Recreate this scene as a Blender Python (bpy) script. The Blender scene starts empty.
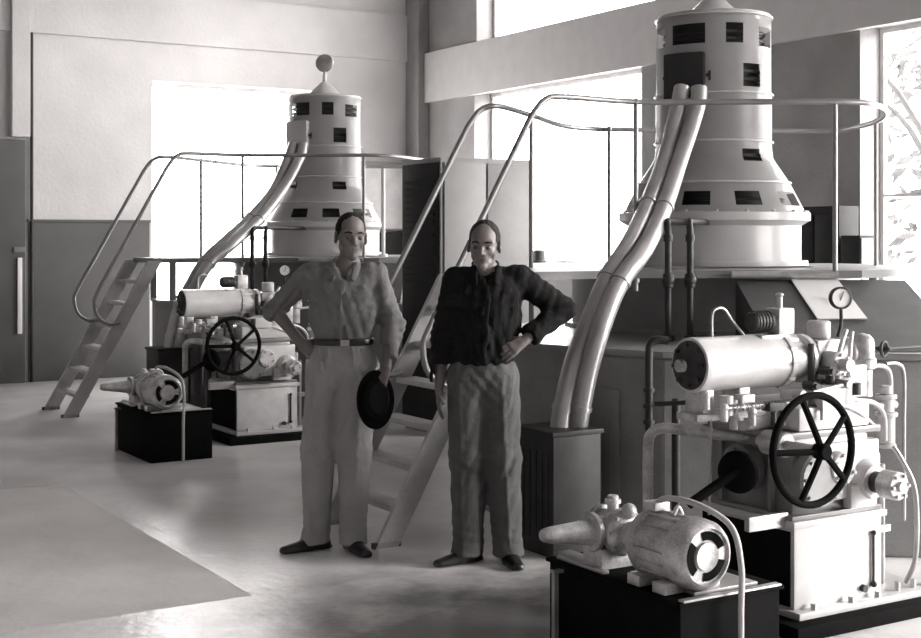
import bpy, bmesh, math, random
import numpy as np
from mathutils import Vector, Matrix
random.seed(4)
C = bpy.context.scene.collection
sc = bpy.context.scene
R = math.radians

# ------------------------------------------------------------------ camera
F = 1350.0; EYE = 1.62; HX = 460.5; HY = 238.0
cd = bpy.data.cameras.new('camera'); cam = bpy.data.objects.new('camera', cd); C.objects.link(cam)
cam.location = (0, 0, EYE); cam.rotation_euler = (R(90), 0, 0)
cd.sensor_width = 36; cd.lens = 36 * F / 921; cd.shift_y = -(319 - HY) / 921
cd.clip_end = 300
sc.camera = cam

# ------------------------------------------------------------------ world, light, exposure
w = bpy.data.worlds.new('sky'); sc.world = w; w.use_nodes = True
bg = w.node_tree.nodes['Background']
bg.inputs[0].default_value = (1.0, 0.975, 0.965, 1); bg.inputs[1].default_value = 7.0
sc.view_settings.view_transform = 'Standard'; sc.view_settings.look = 'None'
sc.view_settings.gamma = 1; sc.view_settings.use_curve_mapping = False
sc.view_settings.exposure = 0.98

ANG = R(31.5)
D1 = Vector((math.cos(ANG), math.sin(ANG), 0)); D2 = Vector((-math.sin(ANG), math.cos(ANG), 0))
Z = Vector((0, 0, 1))
CORNER = Vector((-0.586, 17.81, 0))
T2 = D2 * 6.0                       # step from the near machine to the far machine
SUN_E = 3.6
sd = bpy.data.lights.new('sun', 'SUN'); sd.energy = SUN_E; sd.angle = R(28); sd.color = (1, .97, .95)
so = bpy.data.objects.new('sun', sd); C.objects.link(so)
sdir = (-D1 * 0.72 + D2 * 0.55 - Z * 0.30)
so.rotation_euler = sdir.to_track_quat('-Z', 'Y').to_euler()
def portal(center, normal, wd, ht):
    ld = bpy.data.lights.new('window_portal', 'AREA'); ld.shape = 'RECTANGLE'; ld.size = wd; ld.size_y = ht
    ld.cycles.is_portal = True
    o = bpy.data.objects.new('window_portal', ld); C.objects.link(o); o.location = center
    o.rotation_euler = normal.to_track_quat('-Z', 'Z').to_euler()

# ------------------------------------------------------------------ helpers
def P(px, py, D): return Vector(((px - HX) / F * D, D, EYE - (py - HY) / F * D))
GO = Vector((1.37, 5.54, 0))        # near corner of the near governor pedestal
def PV(px, py, v):
    r = Vector(((px - HX) / F, 1, -(py - HY) / F)); d = Vector((r.x, r.y, 0)).dot(D2)
    t = (GO.dot(D2) + v) / d
    return Vector((0, 0, EYE)) + r * t
def G(u, v, z): return GO + D1 * u + D2 * v + Z * z

MATS = {}
def mat(name, col, rough=0.6, metal=0.0, var=0.12, scale=6.0, bump=0.0, bscale=60.0, coat=0.0, spec=.5):
    if name in MATS: return MATS[name]
    m = bpy.data.materials.new(name); m.use_nodes = True; nt = m.node_tree; b = nt.nodes['Principled BSDF']
    tc = nt.nodes.new('ShaderNodeTexCoord'); n = nt.nodes.new('ShaderNodeTexNoise')
    n.inputs['Scale'].default_value = scale; n.inputs['Detail'].default_value = 6
    nt.links.new(tc.outputs['Object'], n.inputs['Vector'])
    nf = nt.nodes.new('ShaderNodeTexNoise'); nf.inputs['Scale'].default_value = 130; nf.inputs['Detail'].default_value = 3
    nt.links.new(tc.outputs['Object'], nf.inputs['Vector'])
    ad = nt.nodes.new('ShaderNodeMath'); ad.operation = 'MULTIPLY_ADD'; nt.links.new(nf.outputs['Fac'], ad.inputs[0]); ad.inputs[1].default_value = .5; 
    sb = nt.nodes.new('ShaderNodeMath'); sb.operation = 'SUBTRACT'; nt.links.new(n.outputs['Fac'], sb.inputs[0]); sb.inputs[1].default_value = .25
    nt.links.new(sb.outputs[0], ad.inputs[2])
    cr = nt.nodes.new('ShaderNodeValToRGB')
    lo = [max(0, c * (1 - var)) for c in col]; hi = [min(1, c * (1 + var)) for c in col]
    cr.color_ramp.elements[0].position = .3; cr.color_ramp.elements[1].position = .7
    cr.color_ramp.elements[0].color = (*lo, 1); cr.color_ramp.elements[1].color = (*hi, 1)
    nt.links.new(ad.outputs[0], cr.inputs['Fac']); nt.links.new(cr.outputs['Color'], b.inputs['Base Color'])
    b.inputs['Roughness'].default_value = rough; b.inputs['Metallic'].default_value = metal
    b.inputs['Coat Weight'].default_value = coat; b.inputs['Specular IOR Level'].default_value = spec
    if bump:
        n2 = nt.nodes.new('ShaderNodeTexNoise'); n2.inputs['Scale'].default_value = bscale; n2.inputs['Detail'].default_value = 4
        nt.links.new(tc.outputs['Object'], n2.inputs['Vector'])
        bp = nt.nodes.new('ShaderNodeBump'); bp.inputs['Strength'].default_value = bump; bp.inputs['Distance'].default_value = .02
        nt.links.new(n2.outputs['Fac'], bp.inputs['Height']); nt.links.new(bp.outputs['Normal'], b.inputs['Normal'])
    MATS[name] = m; return m
def tone(v, warm=0.0):
    return (v * (1.010 + warm), v * (0.988), v * (0.984 - warm * .3))
M_hall = mat('hall_far_paint', tone(.22), .9)
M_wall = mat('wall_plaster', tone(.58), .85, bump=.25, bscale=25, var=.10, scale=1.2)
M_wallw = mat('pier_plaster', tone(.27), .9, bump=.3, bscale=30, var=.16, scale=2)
M_beam = mat('beam_paint', tone(.50), .85, bump=.15, var=.05)
M_dado = mat('dado_paint', tone(.09), .6, var=.12, scale=3)
M_frame = mat('window_frame_paint', tone(.7), .5)
M_mach = mat('machine_paint', tone(.50), .32, var=.08, scale=4, coat=.2)
M_machd = mat('casing_paint', tone(.20), .38, var=.22, scale=3, coat=.1)
M_cream = mat('light_enamel', tone(.47), .3, var=.12, scale=9, coat=.25)
M_alu = mat('bright_casting', tone(.42), .36, metal=.25, var=.38, scale=14)
M_steel = mat('grey_steel', tone(.38), .38, metal=.5, var=.2, scale=10)
M_dark = mat('dark_steel', tone(.03), .5, metal=.0, var=.3, scale=8, spec=.3)
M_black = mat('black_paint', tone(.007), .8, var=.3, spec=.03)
M_hole = mat('rotor_black', tone(.02), .7)
M_rail = mat('rail_paint', tone(.26), .35, metal=.4, var=.1)
M_wood = mat('stair_steel_paint', tone(.42), .5, var=.15, scale=8)
M_duct = mat('duct_sheet', tone(.40), .30, metal=.45, var=.15, scale=5)
M_cab = mat('cabinet_grey', tone(.19), .5, var=.08)
M_cabd = mat('cabinet_dark', tone(.02), .6, var=.2, spec=.2)
M_white = mat('white_enamel', tone(.85), .4, var=.03)
M_hose = mat('hose_rubber', tone(.40), .5, var=.1)
M_skin = mat('skin', (.155, .135, .128), .5, var=.08, scale=14)
M_hair = mat('hair', (.010, .009, .009), .8, var=.4, spec=.15, scale=60, bump=.4, bscale=120)
M_eye = mat('eye', tone(.06), .2)
M_khaki = mat('khaki_shirt', tone(.165), .9, var=.1, bump=.3, bscale=35)
M_trou1 = mat('light_trousers', tone(.29), .9, var=.1, bump=.3, bscale=30)
M_dshirt = mat('dark_shirt', tone(.011), .9, var=.2, spec=.15, bump=.3, bscale=35)
M_trou2 = mat('grey_trousers', tone(.085), .9, var=.15, bump=.3, bscale=30)
M_leather = mat('black_leather', tone(.012), .3)
M_felt = mat('black_felt', tone(.008), .95, spec=.1)
M_ext = mat('outdoor_ground', tone(.75), .9)

class B:
    def __init__(s): s.bm = bmesh.new()
    def _add(s, verts, faces):
        vs = [s.bm.verts.new(v) for v in verts]
        out = []
        for f in faces:
            try: out.append(s.bm.faces.new([vs[i] for i in f]))
            except ValueError: pass
        return vs, out
    def box(s, o, ax, ay, az, bev=0.0):
        """corner o and three edge vectors"""
        o = Vector(o); ax, ay, az = Vector(ax), Vector(ay), Vector(az)
        v = [o, o+ax, o+ax+ay, o+ay, o+az, o+ax+az, o+ax+ay+az, o+ay+az]
        vs, fs = s._add(v, [(0,3,2,1),(4,5,6,7),(0,1,5,4),(1,2,6,5),(2,3,7,6),(3,0,4,7)])
        if bev:
            es = list({e for f in fs for e in f.edges})
            bmesh.ops.bevel(s.bm, geom=es, offset=bev, segments=2, affect='EDGES', profile=.6)
        return s
    def cbox(s, c, a, b, h, dx=D1, dy=D2, bev=0.0):
        """centred on c: a along dx, b along dy, h high"""
        c = Vector(c)
        return s.box(c - dx*a/2 - dy*b/2 - Z*h/2, dx*a, dy*b, Z*h, bev)
    def lathe(s, prof, o, axis=Z, seg=40, up=None):
        o = Vector(o); axis = Vector(axis).normalized()
        a = axis.orthogonal().normalized(); b = axis.cross(a)
        rings = []
        for (r, h) in prof:
            if r <= 1e-6: rings.append([s.bm.verts.new(o + axis*h)])
            else: rings.append([s.bm.verts.new(o + axis*h + (a*math.cos(t) + b*math.sin(t))*r) for t in [2*math.pi*i/seg for i in range(seg)]])
        for q, w2 in zip(rings[:-1], rings[1:]):
            for i in range(seg):
                j = (i+1) % seg
                try:
                    if len(q) == 1 and len(w2) == 1: continue
                    if len(q) == 1: s.bm.faces.new((q[0], w2[j], w2[i]))
                    elif len(w2) == 1: s.bm.faces.new((q[i], q[j], w2[0]))
                    else: s.bm.faces.new((q[i], q[j], w2[j], w2[i]))
                except ValueError: pass
        return s
    def cyl(s, p0, p1, r0, r1=None, seg=24, bev=0.0):
        p0, p1 = Vector(p0), Vector(p1); r1 = r0 if r1 is None else r1; L = (p1-p0).length
        if bev: prof = [(0,0),(r0-bev,0),(r0,bev),(r1,L-bev),(r1-bev,L),(0,L)]
        else: prof = [(0,0),(r0,0),(r1,L),(0,L)]
        return s.lathe(prof, p0, p1-p0, seg)
    def ball(s, c, r, seg=20, sz=1.0, axis=Z):
        n = 10
        return s.lathe([(r*math.sin(math.pi*i/n), -r*sz*math.cos(math.pi*i/n)) for i in range(n+1)], c, axis, seg)
    def tube(s, pts, r, seg=12, closed=False, sub=6):
        pts = [Vector(p) for p in pts]
        if sub > 1 and len(pts) > 2:
            n = len(pts); out = []
            rng = range(n if closed else n-1)
            for i in rng:
                p1, p2 = pts[i], pts[(i+1) % n]
                p0 = pts[i-1] if (closed or i > 0) else p1
                p3 = pts[(i+2) % n] if (closed or i+2 < n) else p2
                for k in range(sub):
                    t = k/sub
                    out.append(0.5*((2*p1)+(p2-p0)*t+(2*p0-5*p1+4*p2-p3)*t*t+(3*p1-p0-3*p2+p3)*t**3))
            if not closed: out.append(pts[-1])
            pts = out
        n = len(pts); rings = []; nrm = None
        rr = r if callable(r) else (lambda t: r)
        for i, p in enumerate(pts):
            if closed: t = (pts[(i+1) % n] - pts[i-1]).normalized()
            else: t = (pts[min(i+1, n-1)] - pts[max(i-1, 0)]).normalized()
            if nrm is None: nrm = t.orthogonal().normalized()
            nrm = (nrm - t*nrm.dot(t)).normalized(); bn = t.cross(nrm)
            q = rr(i/max(1, n-1))
            rings.append([s.bm.verts.new(p + (nrm*math.cos(a)+bn*math.sin(a))*q) for a in [2*math.pi*k/seg for k in range(seg)]])
        for i in range(n if closed else n-1):
            q, w2 = rings[i], rings[(i+1) % n]
            off = 0
            if closed and i == n-1:
                off = min(range(seg), key=lambda o_: (q[0].co - w2[o_].co).length)
            for k in range(seg):
                s.bm.faces.new((q[k], q[(k+1) % seg], w2[(k+1+off) % seg], w2[(k+off) % seg]))
        if not closed:
            s.bm.faces.new(list(reversed(rings[0]))); s.bm.faces.new(rings[-1])
        return s
    def prism(s, poly, z0, z1, bev=0.0):
        n = len(poly)
        v = [(p[0], p[1], z0) for p in poly] + [(p[0], p[1], z1) for p in poly]
        vs, fs = s._add(v, [tuple(reversed(range(n))), tuple(range(n, 2*n))] + [(i, (i+1) % n, n+(i+1) % n, n+i) for i in range(n)])
        if bev: bmesh.ops.bevel(s.bm, geom=list({e for f in fs for e in f.edges}), offset=bev, segments=2, affect='EDGES')
        return s
    def extr(s, poly, vec):
        n = len(poly); vec = Vector(vec)
        v = [Vector(p) for p in poly] + [Vector(p) + vec for p in poly]
        s._add(v, [tuple(reversed(range(n))), tuple(range(n, 2*n))] + [(i, (i+1) % n, n+(i+1) % n, n+i) for i in range(n)])
        return s
    def bolts(s, c, axis, r, n, br=.008, h=.012, a0=0):
        axis = Vector(axis).normalized(); a = axis.orthogonal().normalized(); b = axis.cross(a)
        for i in range(n):
            t = a0 + 2*math.pi*i/n; p = Vector(c) + (a*math.cos(t)+b*math.sin(t))*r
            s.cyl(p, p + axis*h, br, seg=6)
        return s

def wpos(o):
    p = Vector((0, 0, 0))
    while o: p += o.location; o = o.parent
    return p
def obj(name, b, m, parent=None, loc=None, sharp=0.6, smooth=True, label=None):
    bm = b.bm if isinstance(b, B) else b
    base = wpos(parent) if parent else Vector((0, 0, 0))
    if loc is not None: base = Vector(loc)
    bmesh.ops.translate(bm, verts=bm.verts, vec=-base)
    bmesh.ops.recalc_face_normals(bm, faces=bm.faces)
    for f in bm.faces: f.smooth = smooth
    for e in bm.edges:
        if len(e.link_faces) == 2 and e.calc_face_angle(0) > sharp: e.smooth = False
    me = bpy.data.meshes.new(name); bm.to_mesh(me); bm.free()
    me.materials.append(m)
    o = bpy.data.objects.new(name, me); C.objects.link(o)
    if parent: o.parent = parent
    elif loc is not None: o.location = base
    if label: o['label'] = label
    return o
def thing(name, loc, label, cat, group=None):
    o = bpy.data.objects.new(name, None); C.objects.link(o); o.location = loc; o.empty_display_size = .2
    return tag(o, label, cat, group)
def tag(o, label, cat, group=None):
    o['label'] = label; o['category'] = cat
    if group: o['group'] = group
    return o
def struct(name, b, m, sharp=.5):
    o = obj(name, b, m, sharp=sharp, smooth=False); o['kind'] = 'structure'; return o
def copy_tree(o, parent=None):
    c = o.copy(); C.objects.link(c); c.parent = parent
    for ch in list(o.children): copy_tree(ch, c)
    return c
def second(o, label):
    c = copy_tree(o); c.location = o.location + T2; c['label'] = label; return c

# ------------------------------------------------------------------ room
TH = .32; HT = 5.7; L1 = 11.0; L2 = 21.0
def W1(s_, z=0, d=0): return CORNER - D1*s_ + D2*d + Z*z       # back wall: s_ leftwards from the corner, d outwards
def W2(t_, z=0, d=0): return CORNER - D2*t_ + D1*d + Z*z       # window wall: t_ towards the camera, d outwards
floor_poly = [W1(-2) + D2*2, W1(L1+1) + D2*2, W1(L1+1) - D2*(L2+1), W1(-2) - D2*(L2+1)]
b = B(); b.prism([(p.x, p.y) for p in floor_poly], -.2, 0)
def floor_mat():
    m = bpy.data.materials.new('polished_concrete'); m.use_nodes = True; nt = m.node_tree; bs = nt.nodes['Principled BSDF']
    N = nt.nodes.new; L = nt.links.new
    tc = N('ShaderNodeTexCoord'); mp = N('ShaderNodeMapping'); mp.vector_type = 'TEXTURE'
    o_ = P(60, 484, 8.89); mp.inputs['Location'].default_value = (o_.x, o_.y, 0); mp.inputs['Rotation'].default_value = (0, 0, ANG)
    L(tc.outputs['Object'], mp.inputs['Vector'])
    sp = N('ShaderNodeSeparateXYZ'); L(mp.outputs['Vector'], sp.inputs[0])
    def cmp_(sock, op, v):
        n = N('ShaderNodeMath'); n.operation = op; L(sock, n.inputs[0]); n.inputs[1].default_value = v; return n.outputs[0]
    a = cmp_(sp.outputs[0], 'LESS_THAN', 0); b1 = cmp_(sp.outputs[1], 'LESS_THAN', 0); c1 = cmp_(sp.outputs[1], 'GREATER_THAN', -3.25)
    m1 = N('ShaderNodeMath'); m1.operation = 'MULTIPLY'; L(a, m1.inputs[0]); L(b1, m1.inputs[1])
    m2 = N('ShaderNodeMath'); m2.operation = 'MULTIPLY'; L(m1.outputs[0], m2.inputs[0]); L(c1, m2.inputs[1])
    n1 = N('ShaderNodeTexNoise'); n1.inputs['Scale'].default_value = 1.6; n1.inputs['Detail'].default_value = 8; L(tc.outputs['Object'], n1.inputs['Vector'])
    cr = N('ShaderNodeValToRGB'); cr.color_ramp.elements[0].position = .35; cr.color_ramp.elements[1].position = .65
    cr.color_ramp.elements[0].color = (*tone(.68), 1); cr.color_ramp.elements[1].color = (*tone(.86), 1); L(n1.outputs['Fac'], cr.inputs[0])
    cr2 = N('ShaderNodeValToRGB'); cr2.color_ramp.elements[0].position = .35; cr2.color_ramp.elements[1].position = .65
    cr2.color_ramp.elements[0].color = (*tone(.56, .02), 1); cr2.color_ramp.elements[1].color = (*tone(.70, .02), 1); L(n1.outputs['Fac'], cr2.inputs[0])
    mx = N('ShaderNodeMix'); mx.data_type = 'RGBA'; L(m2.outputs[0], mx.inputs[0]); L(cr.outputs[0], mx.inputs[6]); L(cr2.outputs[0], mx.inputs[7])
    # dark patch with a ragged outline on the floor beside the pump tank
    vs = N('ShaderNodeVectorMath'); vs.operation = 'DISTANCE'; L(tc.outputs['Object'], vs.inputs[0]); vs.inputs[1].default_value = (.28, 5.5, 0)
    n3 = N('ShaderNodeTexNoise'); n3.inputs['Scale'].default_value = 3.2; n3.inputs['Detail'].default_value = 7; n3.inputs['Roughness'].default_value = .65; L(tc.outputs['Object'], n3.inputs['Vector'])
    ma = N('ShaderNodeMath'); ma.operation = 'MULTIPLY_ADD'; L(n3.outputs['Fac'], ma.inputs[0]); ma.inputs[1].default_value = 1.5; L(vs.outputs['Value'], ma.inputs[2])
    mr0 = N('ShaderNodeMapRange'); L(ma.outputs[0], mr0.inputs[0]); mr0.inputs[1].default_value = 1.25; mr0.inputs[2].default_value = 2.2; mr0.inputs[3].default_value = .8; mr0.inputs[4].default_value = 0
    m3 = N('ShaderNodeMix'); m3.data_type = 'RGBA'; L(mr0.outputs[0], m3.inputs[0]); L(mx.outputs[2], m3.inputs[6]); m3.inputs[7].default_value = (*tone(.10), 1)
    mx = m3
    L(mx.outputs[2], bs.inputs['Base Color'])
    mr = N('ShaderNodeMapRange'); L(m2.outputs[0], mr.inputs[0]); mr.inputs[3].default_value = .25; mr.inputs[4].default_value = .55
    L(mr.outputs[0], bs.inputs['Roughness'])
    n2 = N('ShaderNodeTexNoise'); n2.inputs['Scale'].default_value = 18; n2.inputs['Detail'].default_value = 6; L(tc.outputs['Object'], n2.inputs['Vector'])
    bp = N('ShaderNodeBump'); bp.inputs['Strength'].default_value = .25; bp.inputs['Distance'].default_value = .01
    L(n2.outputs['Fac'], bp.inputs['Height']); L(bp.outputs[0], bs.inputs['Normal'])
    return m
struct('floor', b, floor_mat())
b = B(); b.prism([(p.x, p.y) for p in floor_poly], HT, HT+.2); struct('ceiling', b, M_hall)

def wall_with_holes(Wf, length, holes, zmin=0, zmax=HT, th=TH, m=None, name='', start=0):
    """solid wall cut into rectangular pieces around openings (s0,s1,z0,z1)"""
    b = B()
    xs = sorted({start, length, *[h[0] for h in holes], *[h[1] for h in holes]}); zs = sorted({zmin, zmax, *[h[2] for h in holes], *[h[3] for h in holes]})
    for x0, x1 in zip(xs[:-1], xs[1:]):
        run = None
        for z0, z1 in list(zip(zs[:-1], zs[1:])) + [(None, None)]:
            solid = z0 is not None and not any(h[0] <= x0 and x1 <= h[1] and h[2] <= z0 and z1 <= h[3] for h in holes)
            if solid: run = [run[0], z1] if run else [z0, z1]
            elif run:
                o = Wf(x0, run[0]); b.box(o, Wf(x1, run[0]) - o, Wf(x0, run[0], th) - o, Z*(run[1]-run[0])); run = None
    return struct(name, b, m)
W_A = (1.15, 3.58, .12, 3.48)
wall_with_holes(W1, L1, [W_A], m=M_wall, name='wall_back', start=-TH)
LOW = [(1.45, 4.67, 1.32, 3.40), (7.56, 10.78, .95, 3.40), (12.4, 19.6, .55, 3.40)]
UP = [(1.50, 5.2, 4.02, 5.35), (7.3, 11.0, 4.02, 5.35), (12.4, 19.6, 4.02, 5.55)]  # last bay of both rows is out of view, widened for soft light
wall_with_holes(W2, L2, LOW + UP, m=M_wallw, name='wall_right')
b = B(); o = W1(L1, 0); b.box(o, -D2*L2, -D1*TH, Z*HT); struct('wall_left', b, M_hall)
b = B(); o = W2(L2, 0); b.box(o, -D1*L1, -D2*TH, Z*HT); struct('wall_front', b, M_hall)
# beams
b = B(); o = W2(0, 3.37, -.07); b.box(o, -D2*L2, D1*.07, Z*.64, .006); struct('trim_1', b, M_beam)
b = B(); o = W1(0, 3.93, -.05); b.box(o, -D1*(L1), D2*.05, Z*.60, .006); struct('trim_2', b, M_wall)
# corner column
b = B(); o = W1(.0, 0, 0); b.box(o - D2*.001, -D1*.16, -D2*.34, Z*HT, .01); struct('trim_3', b, M_wallw)
# dado on back wall, left of the opening
b = B(); o = W1(3.62, 0, 0); b.box(o, -D1*1.40, -D2*.025, Z*1.80, .004); b.box(W1(3.61, 1.80), -D1*1.42, -D2*.04, Z*.03, .004); struct('trim_4', b, M_dado)
# pilaster, pipe and dark door at the far left
b = B(); o = W1(5.02, 2.75, 0); b.box(o, -D1*.20, -D2*.12, Z*(HT-2.75), .008); struct('trim_5', b, M_wall)
pipe = obj('drain_pipe', B().tube([W1(4.985, 0, -.03), W1(4.985, HT, -.03)], .018, sub=1), M_dark, loc=W1(4.985, 0, -.03))
tag(pipe, 'thin dark vertical pipe on the back wall beside the pale pilaster', 'pipe')
b = B(); o = W1(5.06, 0, 0); b.box(o, -D1*1.1, -D2*.05, Z*2.72, .005); dr = struct('door_1', b, M_dado)
b = B(); b.box(W1(5.10, .55, -.05), -D1*.05, -D2*.03, Z*.85, .005); obj('push_plate', b, M_white, dr)
b = B(); b.box(W1(5.05, 1.46, -.05), -D1*.14, -D2*.015, Z*.06, .003); obj('name_plate', b, M_cab, dr)

def window(n, Wf, h, nv, hz):
    s0, s1, z0, z1 = h; b = B(); d = TH - .08; fw = .045
    def bar(sa, sb, za, zb):
        o = Wf(sa, za, d); b.box(o, Wf(sb, za, d) - o, Wf(sa, za, d+.04) - o, Z*(zb-za))
    bar(s0, s0+fw, z0, z1); bar(s1-fw, s1, z0, z1); bar(s0+fw, s1-fw, z0, z0+fw); bar(s0+fw, s1-fw, z1-fw, z1)
    for i in range(1, nv):
        x = s0 + (s1-s0)*i/nv; bar(x-.014, x+.014, z0+fw, z1-fw)
    for z in hz: bar(s0+fw, s1-fw, z-.012, z+.012)
    struct('window_%d' % n, b, M_frame)
    c = Wf((s0+s1)/2, (z0+z1)/2, TH+.02); nin = (Wf(0, 0, -1) - Wf(0, 0, 0))
    portal(c, nin, s1-s0, z1-z0)
window(1, W1, W_A, 1, [])
window(2, W2, LOW[0], 2, []); window(3, W2, LOW[1], 4, [1.98]); window(4, W2, LOW[2], 4, [1.95, 2.7])
window(5, W2, UP[0], 1, []); window(6, W2, UP[1], 3, []); window(7, W2, UP[2], 4, [])
# sill boards
b = B(); b.box(W2(1.42, 1.30, -.05), -D2*3.28, D1*.33, Z*.035, .004); struct('trim_6', b, M_frame)
b = B(); b.box(W2(7.53, .93, -.05), -D2*3.28, D1*.33, Z*.035, .004); struct('trim_7', b, M_frame)
# outdoors
b = B(); b.box((-60, -40, -.6), (140, 0, 0), (0, 140, 0), (0, 0, .3)); struct('outdoor_ground', b, M_ext)

M_leaf = mat('leaf', tone(.14), .8, var=.5, scale=3)
M_bark = mat('bark', tone(.14), .9)
def tree(loc, h, r, seed, label, n=900):
    rs = random.Random(seed); t = thing('broadleaf_tree', loc, label, 'tree'); loc = Vector(loc)
    b = B(); b.tube([loc, loc + Vector((.1, .05, h*.3)), loc + Vector((0, .1, h*.62))], lambda q: .13*(1-.5*q), seg=10)
    for i in range(6):
        a = i*1.05; b.tube([loc + Vector((.05, .05, h*(.28+.05*i))), loc + Vector((math.cos(a)*r*.45, math.sin(a)*r*.45, h*(.45+.07*i))), loc + Vector((math.cos(a)*r*.8, math.sin(a)*r*.8, h*(.52+.075*i)))], lambda q: .05*(1-.6*q), seg=6, sub=3)
    obj('trunk', b, M_bark, t)
    b = B(); cl = [(Vector((rs.gauss(0, r*.42), rs.gauss(0, r*.42), h*(.62 + rs.gauss(0, .16)))), r*rs.uniform(.18, .34)) for _ in range(26)]
    for i in range(n):
        c, q = rs.choice(cl); p = loc + c + Vector((rs.gauss(0, 1), rs.gauss(0, 1), rs.gauss(0, 1)))*q*.6
        u = Vector((rs.gauss(0, 1), rs.gauss(0, 1), rs.gauss(0, 1))).normalized(); v = u.orthogonal().normalized(); s_ = rs.uniform(.07, .14)
        b._add([p - u*s_, p + v*s_*.45, p + u*s_, p - v*s_*.45], [(0, 1, 2, 3)])
    obj('foliage', b, M_leaf, t)
tree((5.6, 15.2, -.3), 5.4, 1.5, 3, 'leafy tree seen through the right-hand window')

# ------------------------------------------------------------------ generator
AX = Vector((1.705, 9.1, 0)); A0 = math.atan2(-AX.y, -AX.x)     # direction facing the room
def AP(th, r, z): return AX + Vector((math.cos(A0+th)*r, math.sin(A0+th)*r, z))   # th grows to the right as seen from the room
gen = thing('turbine_generator', AX, 'large vertical turbine generator with tiered round tower, nearer one at the right', 'generator', 'turbine generators')
low_poly = [(.06, 8.35), (.25, 7.65), (1.04, 6.93), (2.75, 6.80), (3.5, 7.6), (3.55, 9.0), (2.9, 10.5), (1.0, 10.6)]
b = B(); b.prism(low_poly, 0, 1.0, .008)
cx = sum(p[0] for p in low_poly)/8; cy = sum(p[1] for p in low_poly)/8
b.prism([(cx+(p[0]-cx)*1.012, cy+(p[1]-cy)*1.012) for p in low_poly], 1.0, 1.035, .006)
obj('turbine_casing', b, M_machd, gen, sharp=.4)
b = B(); b.lathe([(0,1.03),(1.0,1.03),(1.0,1.06),(.95,1.06),(.95,1.36),(.98,1.36),(.98,1.38),(0,1.38)], AX, seg=96)
obj('drum', b, mat('drum_paint', tone(.30), .35, var=.15, coat=.15), gen)
b = B(); b.lathe([(0,1.44),(.62,1.44),(.62,1.47),(.575,1.47),(.575,1.70),(.625,1.73),(.635,1.735),(.635,1.785),(.625,1.79),(0,1.79)], AX, seg=96)
b.bolts(AX+Z*1.785, Z, .615, 20, .012, .015)
obj('lower_body', b, M_mach, gen)
# cowl with real openings
holes = []
for (a0, a1, z0, z1) in [(-44,-7,2.885,3.015),(12,31,2.885,3.015),(50,79,2.875,3.0),(100,122,2.885,3.015),(145,168,2.885,3.015),(190,212,2.885,3.015),(235,262,2.885,3.015),(285,305,2.885,3.015),
                         (30,52,2.605,2.755),(150,172,2.605,2.755),(235,255,2.605,2.755),
                         (28,51,2.12,2.20),(-48,-30,2.12,2.20),(110,132,2.12,2.20),(200,222,2.12,2.20),
                         (-20,-2,1.83,1.92),(14,33,1.83,1.92),(49,74,1.83,1.92),(-84,-66,1.83,1.92),(95,115,1.83,1.92),(140,160,1.83,1.92),(200,220,1.83,1.92)]:
    holes.append((a0 % 360, (a1 - a0), z0, z1))
prof = [(1.79,.60),(1.83,.582),(1.92,.535),(1.98,.505),(2.12,.412),(2.15,.395),(2.20,.388),(2.25,.385),(2.50,.385),(2.57,.385),(2.605,.38),(2.755,.38),(2.875,.38),(2.885,.38),(3.0,.38),(3.015,.38),(3.085,.38),(3.10,.372)]
b = B(); seg = 180
rings = [[b.bm.verts.new(AP(R(360*i/seg), r, z)) for i in range(seg)] for (z, r) in prof]
for k in range(len(prof)-1):
    zc = (prof[k][0]+prof[k+1][0])/2
    for i in range(seg):
        th = (i+.5)*360/seg
        if any(((th-h[0]) % 360) < h[1] and h[2] < zc < h[3] for h in holes): continue
        j = (i+1) % seg; b.bm.faces.new((rings[k][i], rings[k][j], rings[k+1][j], rings[k+1][i]))
bmesh.ops.solidify(b.bm, geom=b.bm.faces[:], thickness=-.012)
obj('cowl', b, M_mach, gen, sharp=.5)
b = B()
for z, r in [(1.985,.507),(2.255,.391),(2.57,.391),(3.085,.385)]:
    b = B(); b.tube([AP(R(a), r, z) for a in range(0, 360, 6)], .008, seg=8, closed=True, sub=1)
    obj('band', b, M_mach, gen)
b = B(); b.lathe([(0,1.80),(.40,1.80),(.36,2.1),(.30,2.15),(.30,3.08),(0,3.08)], AX, seg=48); obj('rotor_core', b, M_hole, gen)
b = B()
for z, r in [(2.92,.33),(2.97,.33),(2.66,.33),(2.71,.33),(1.87,.46),(2.16,.36)]:
    b = B(); b.tube([AP(R(a), r, z) for a in range(0, 360, 12)], .012, seg=6, closed=True, sub=1)
    obj('winding', b, M_dark, gen)
b = B(); b.lathe([(0,3.10),(.378,3.095),(.378,3.105),(.19,3.115),(.17,3.13),(.05,3.25),(.03,3.26),(.022,3.27),(.022,3.34),(0,3.34)], AX, seg=48); obj('cap', b, M_cream, gen)
b = B(); fdir = Vector((-.1, -1, 0)).normalized(); fc = AX + Z*3.46
b.lathe([(0,-.02),(.07,-.02),(.082,-.012),(.086,0),(.082,.012),(.07,.02),(0,.02)], fc, fdir, 32); b.cyl(AX+Z*3.30, AX+Z*3.39, .016)
b.tube([fc + (fdir.cross(Z)*math.cos(t)+Z*math.sin(t))*.085 for t in [2*math.pi*i/24 for i in range(24)]], .012, seg=8, closed=True, sub=1)
obj('finial', b, M_steel, gen)
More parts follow.
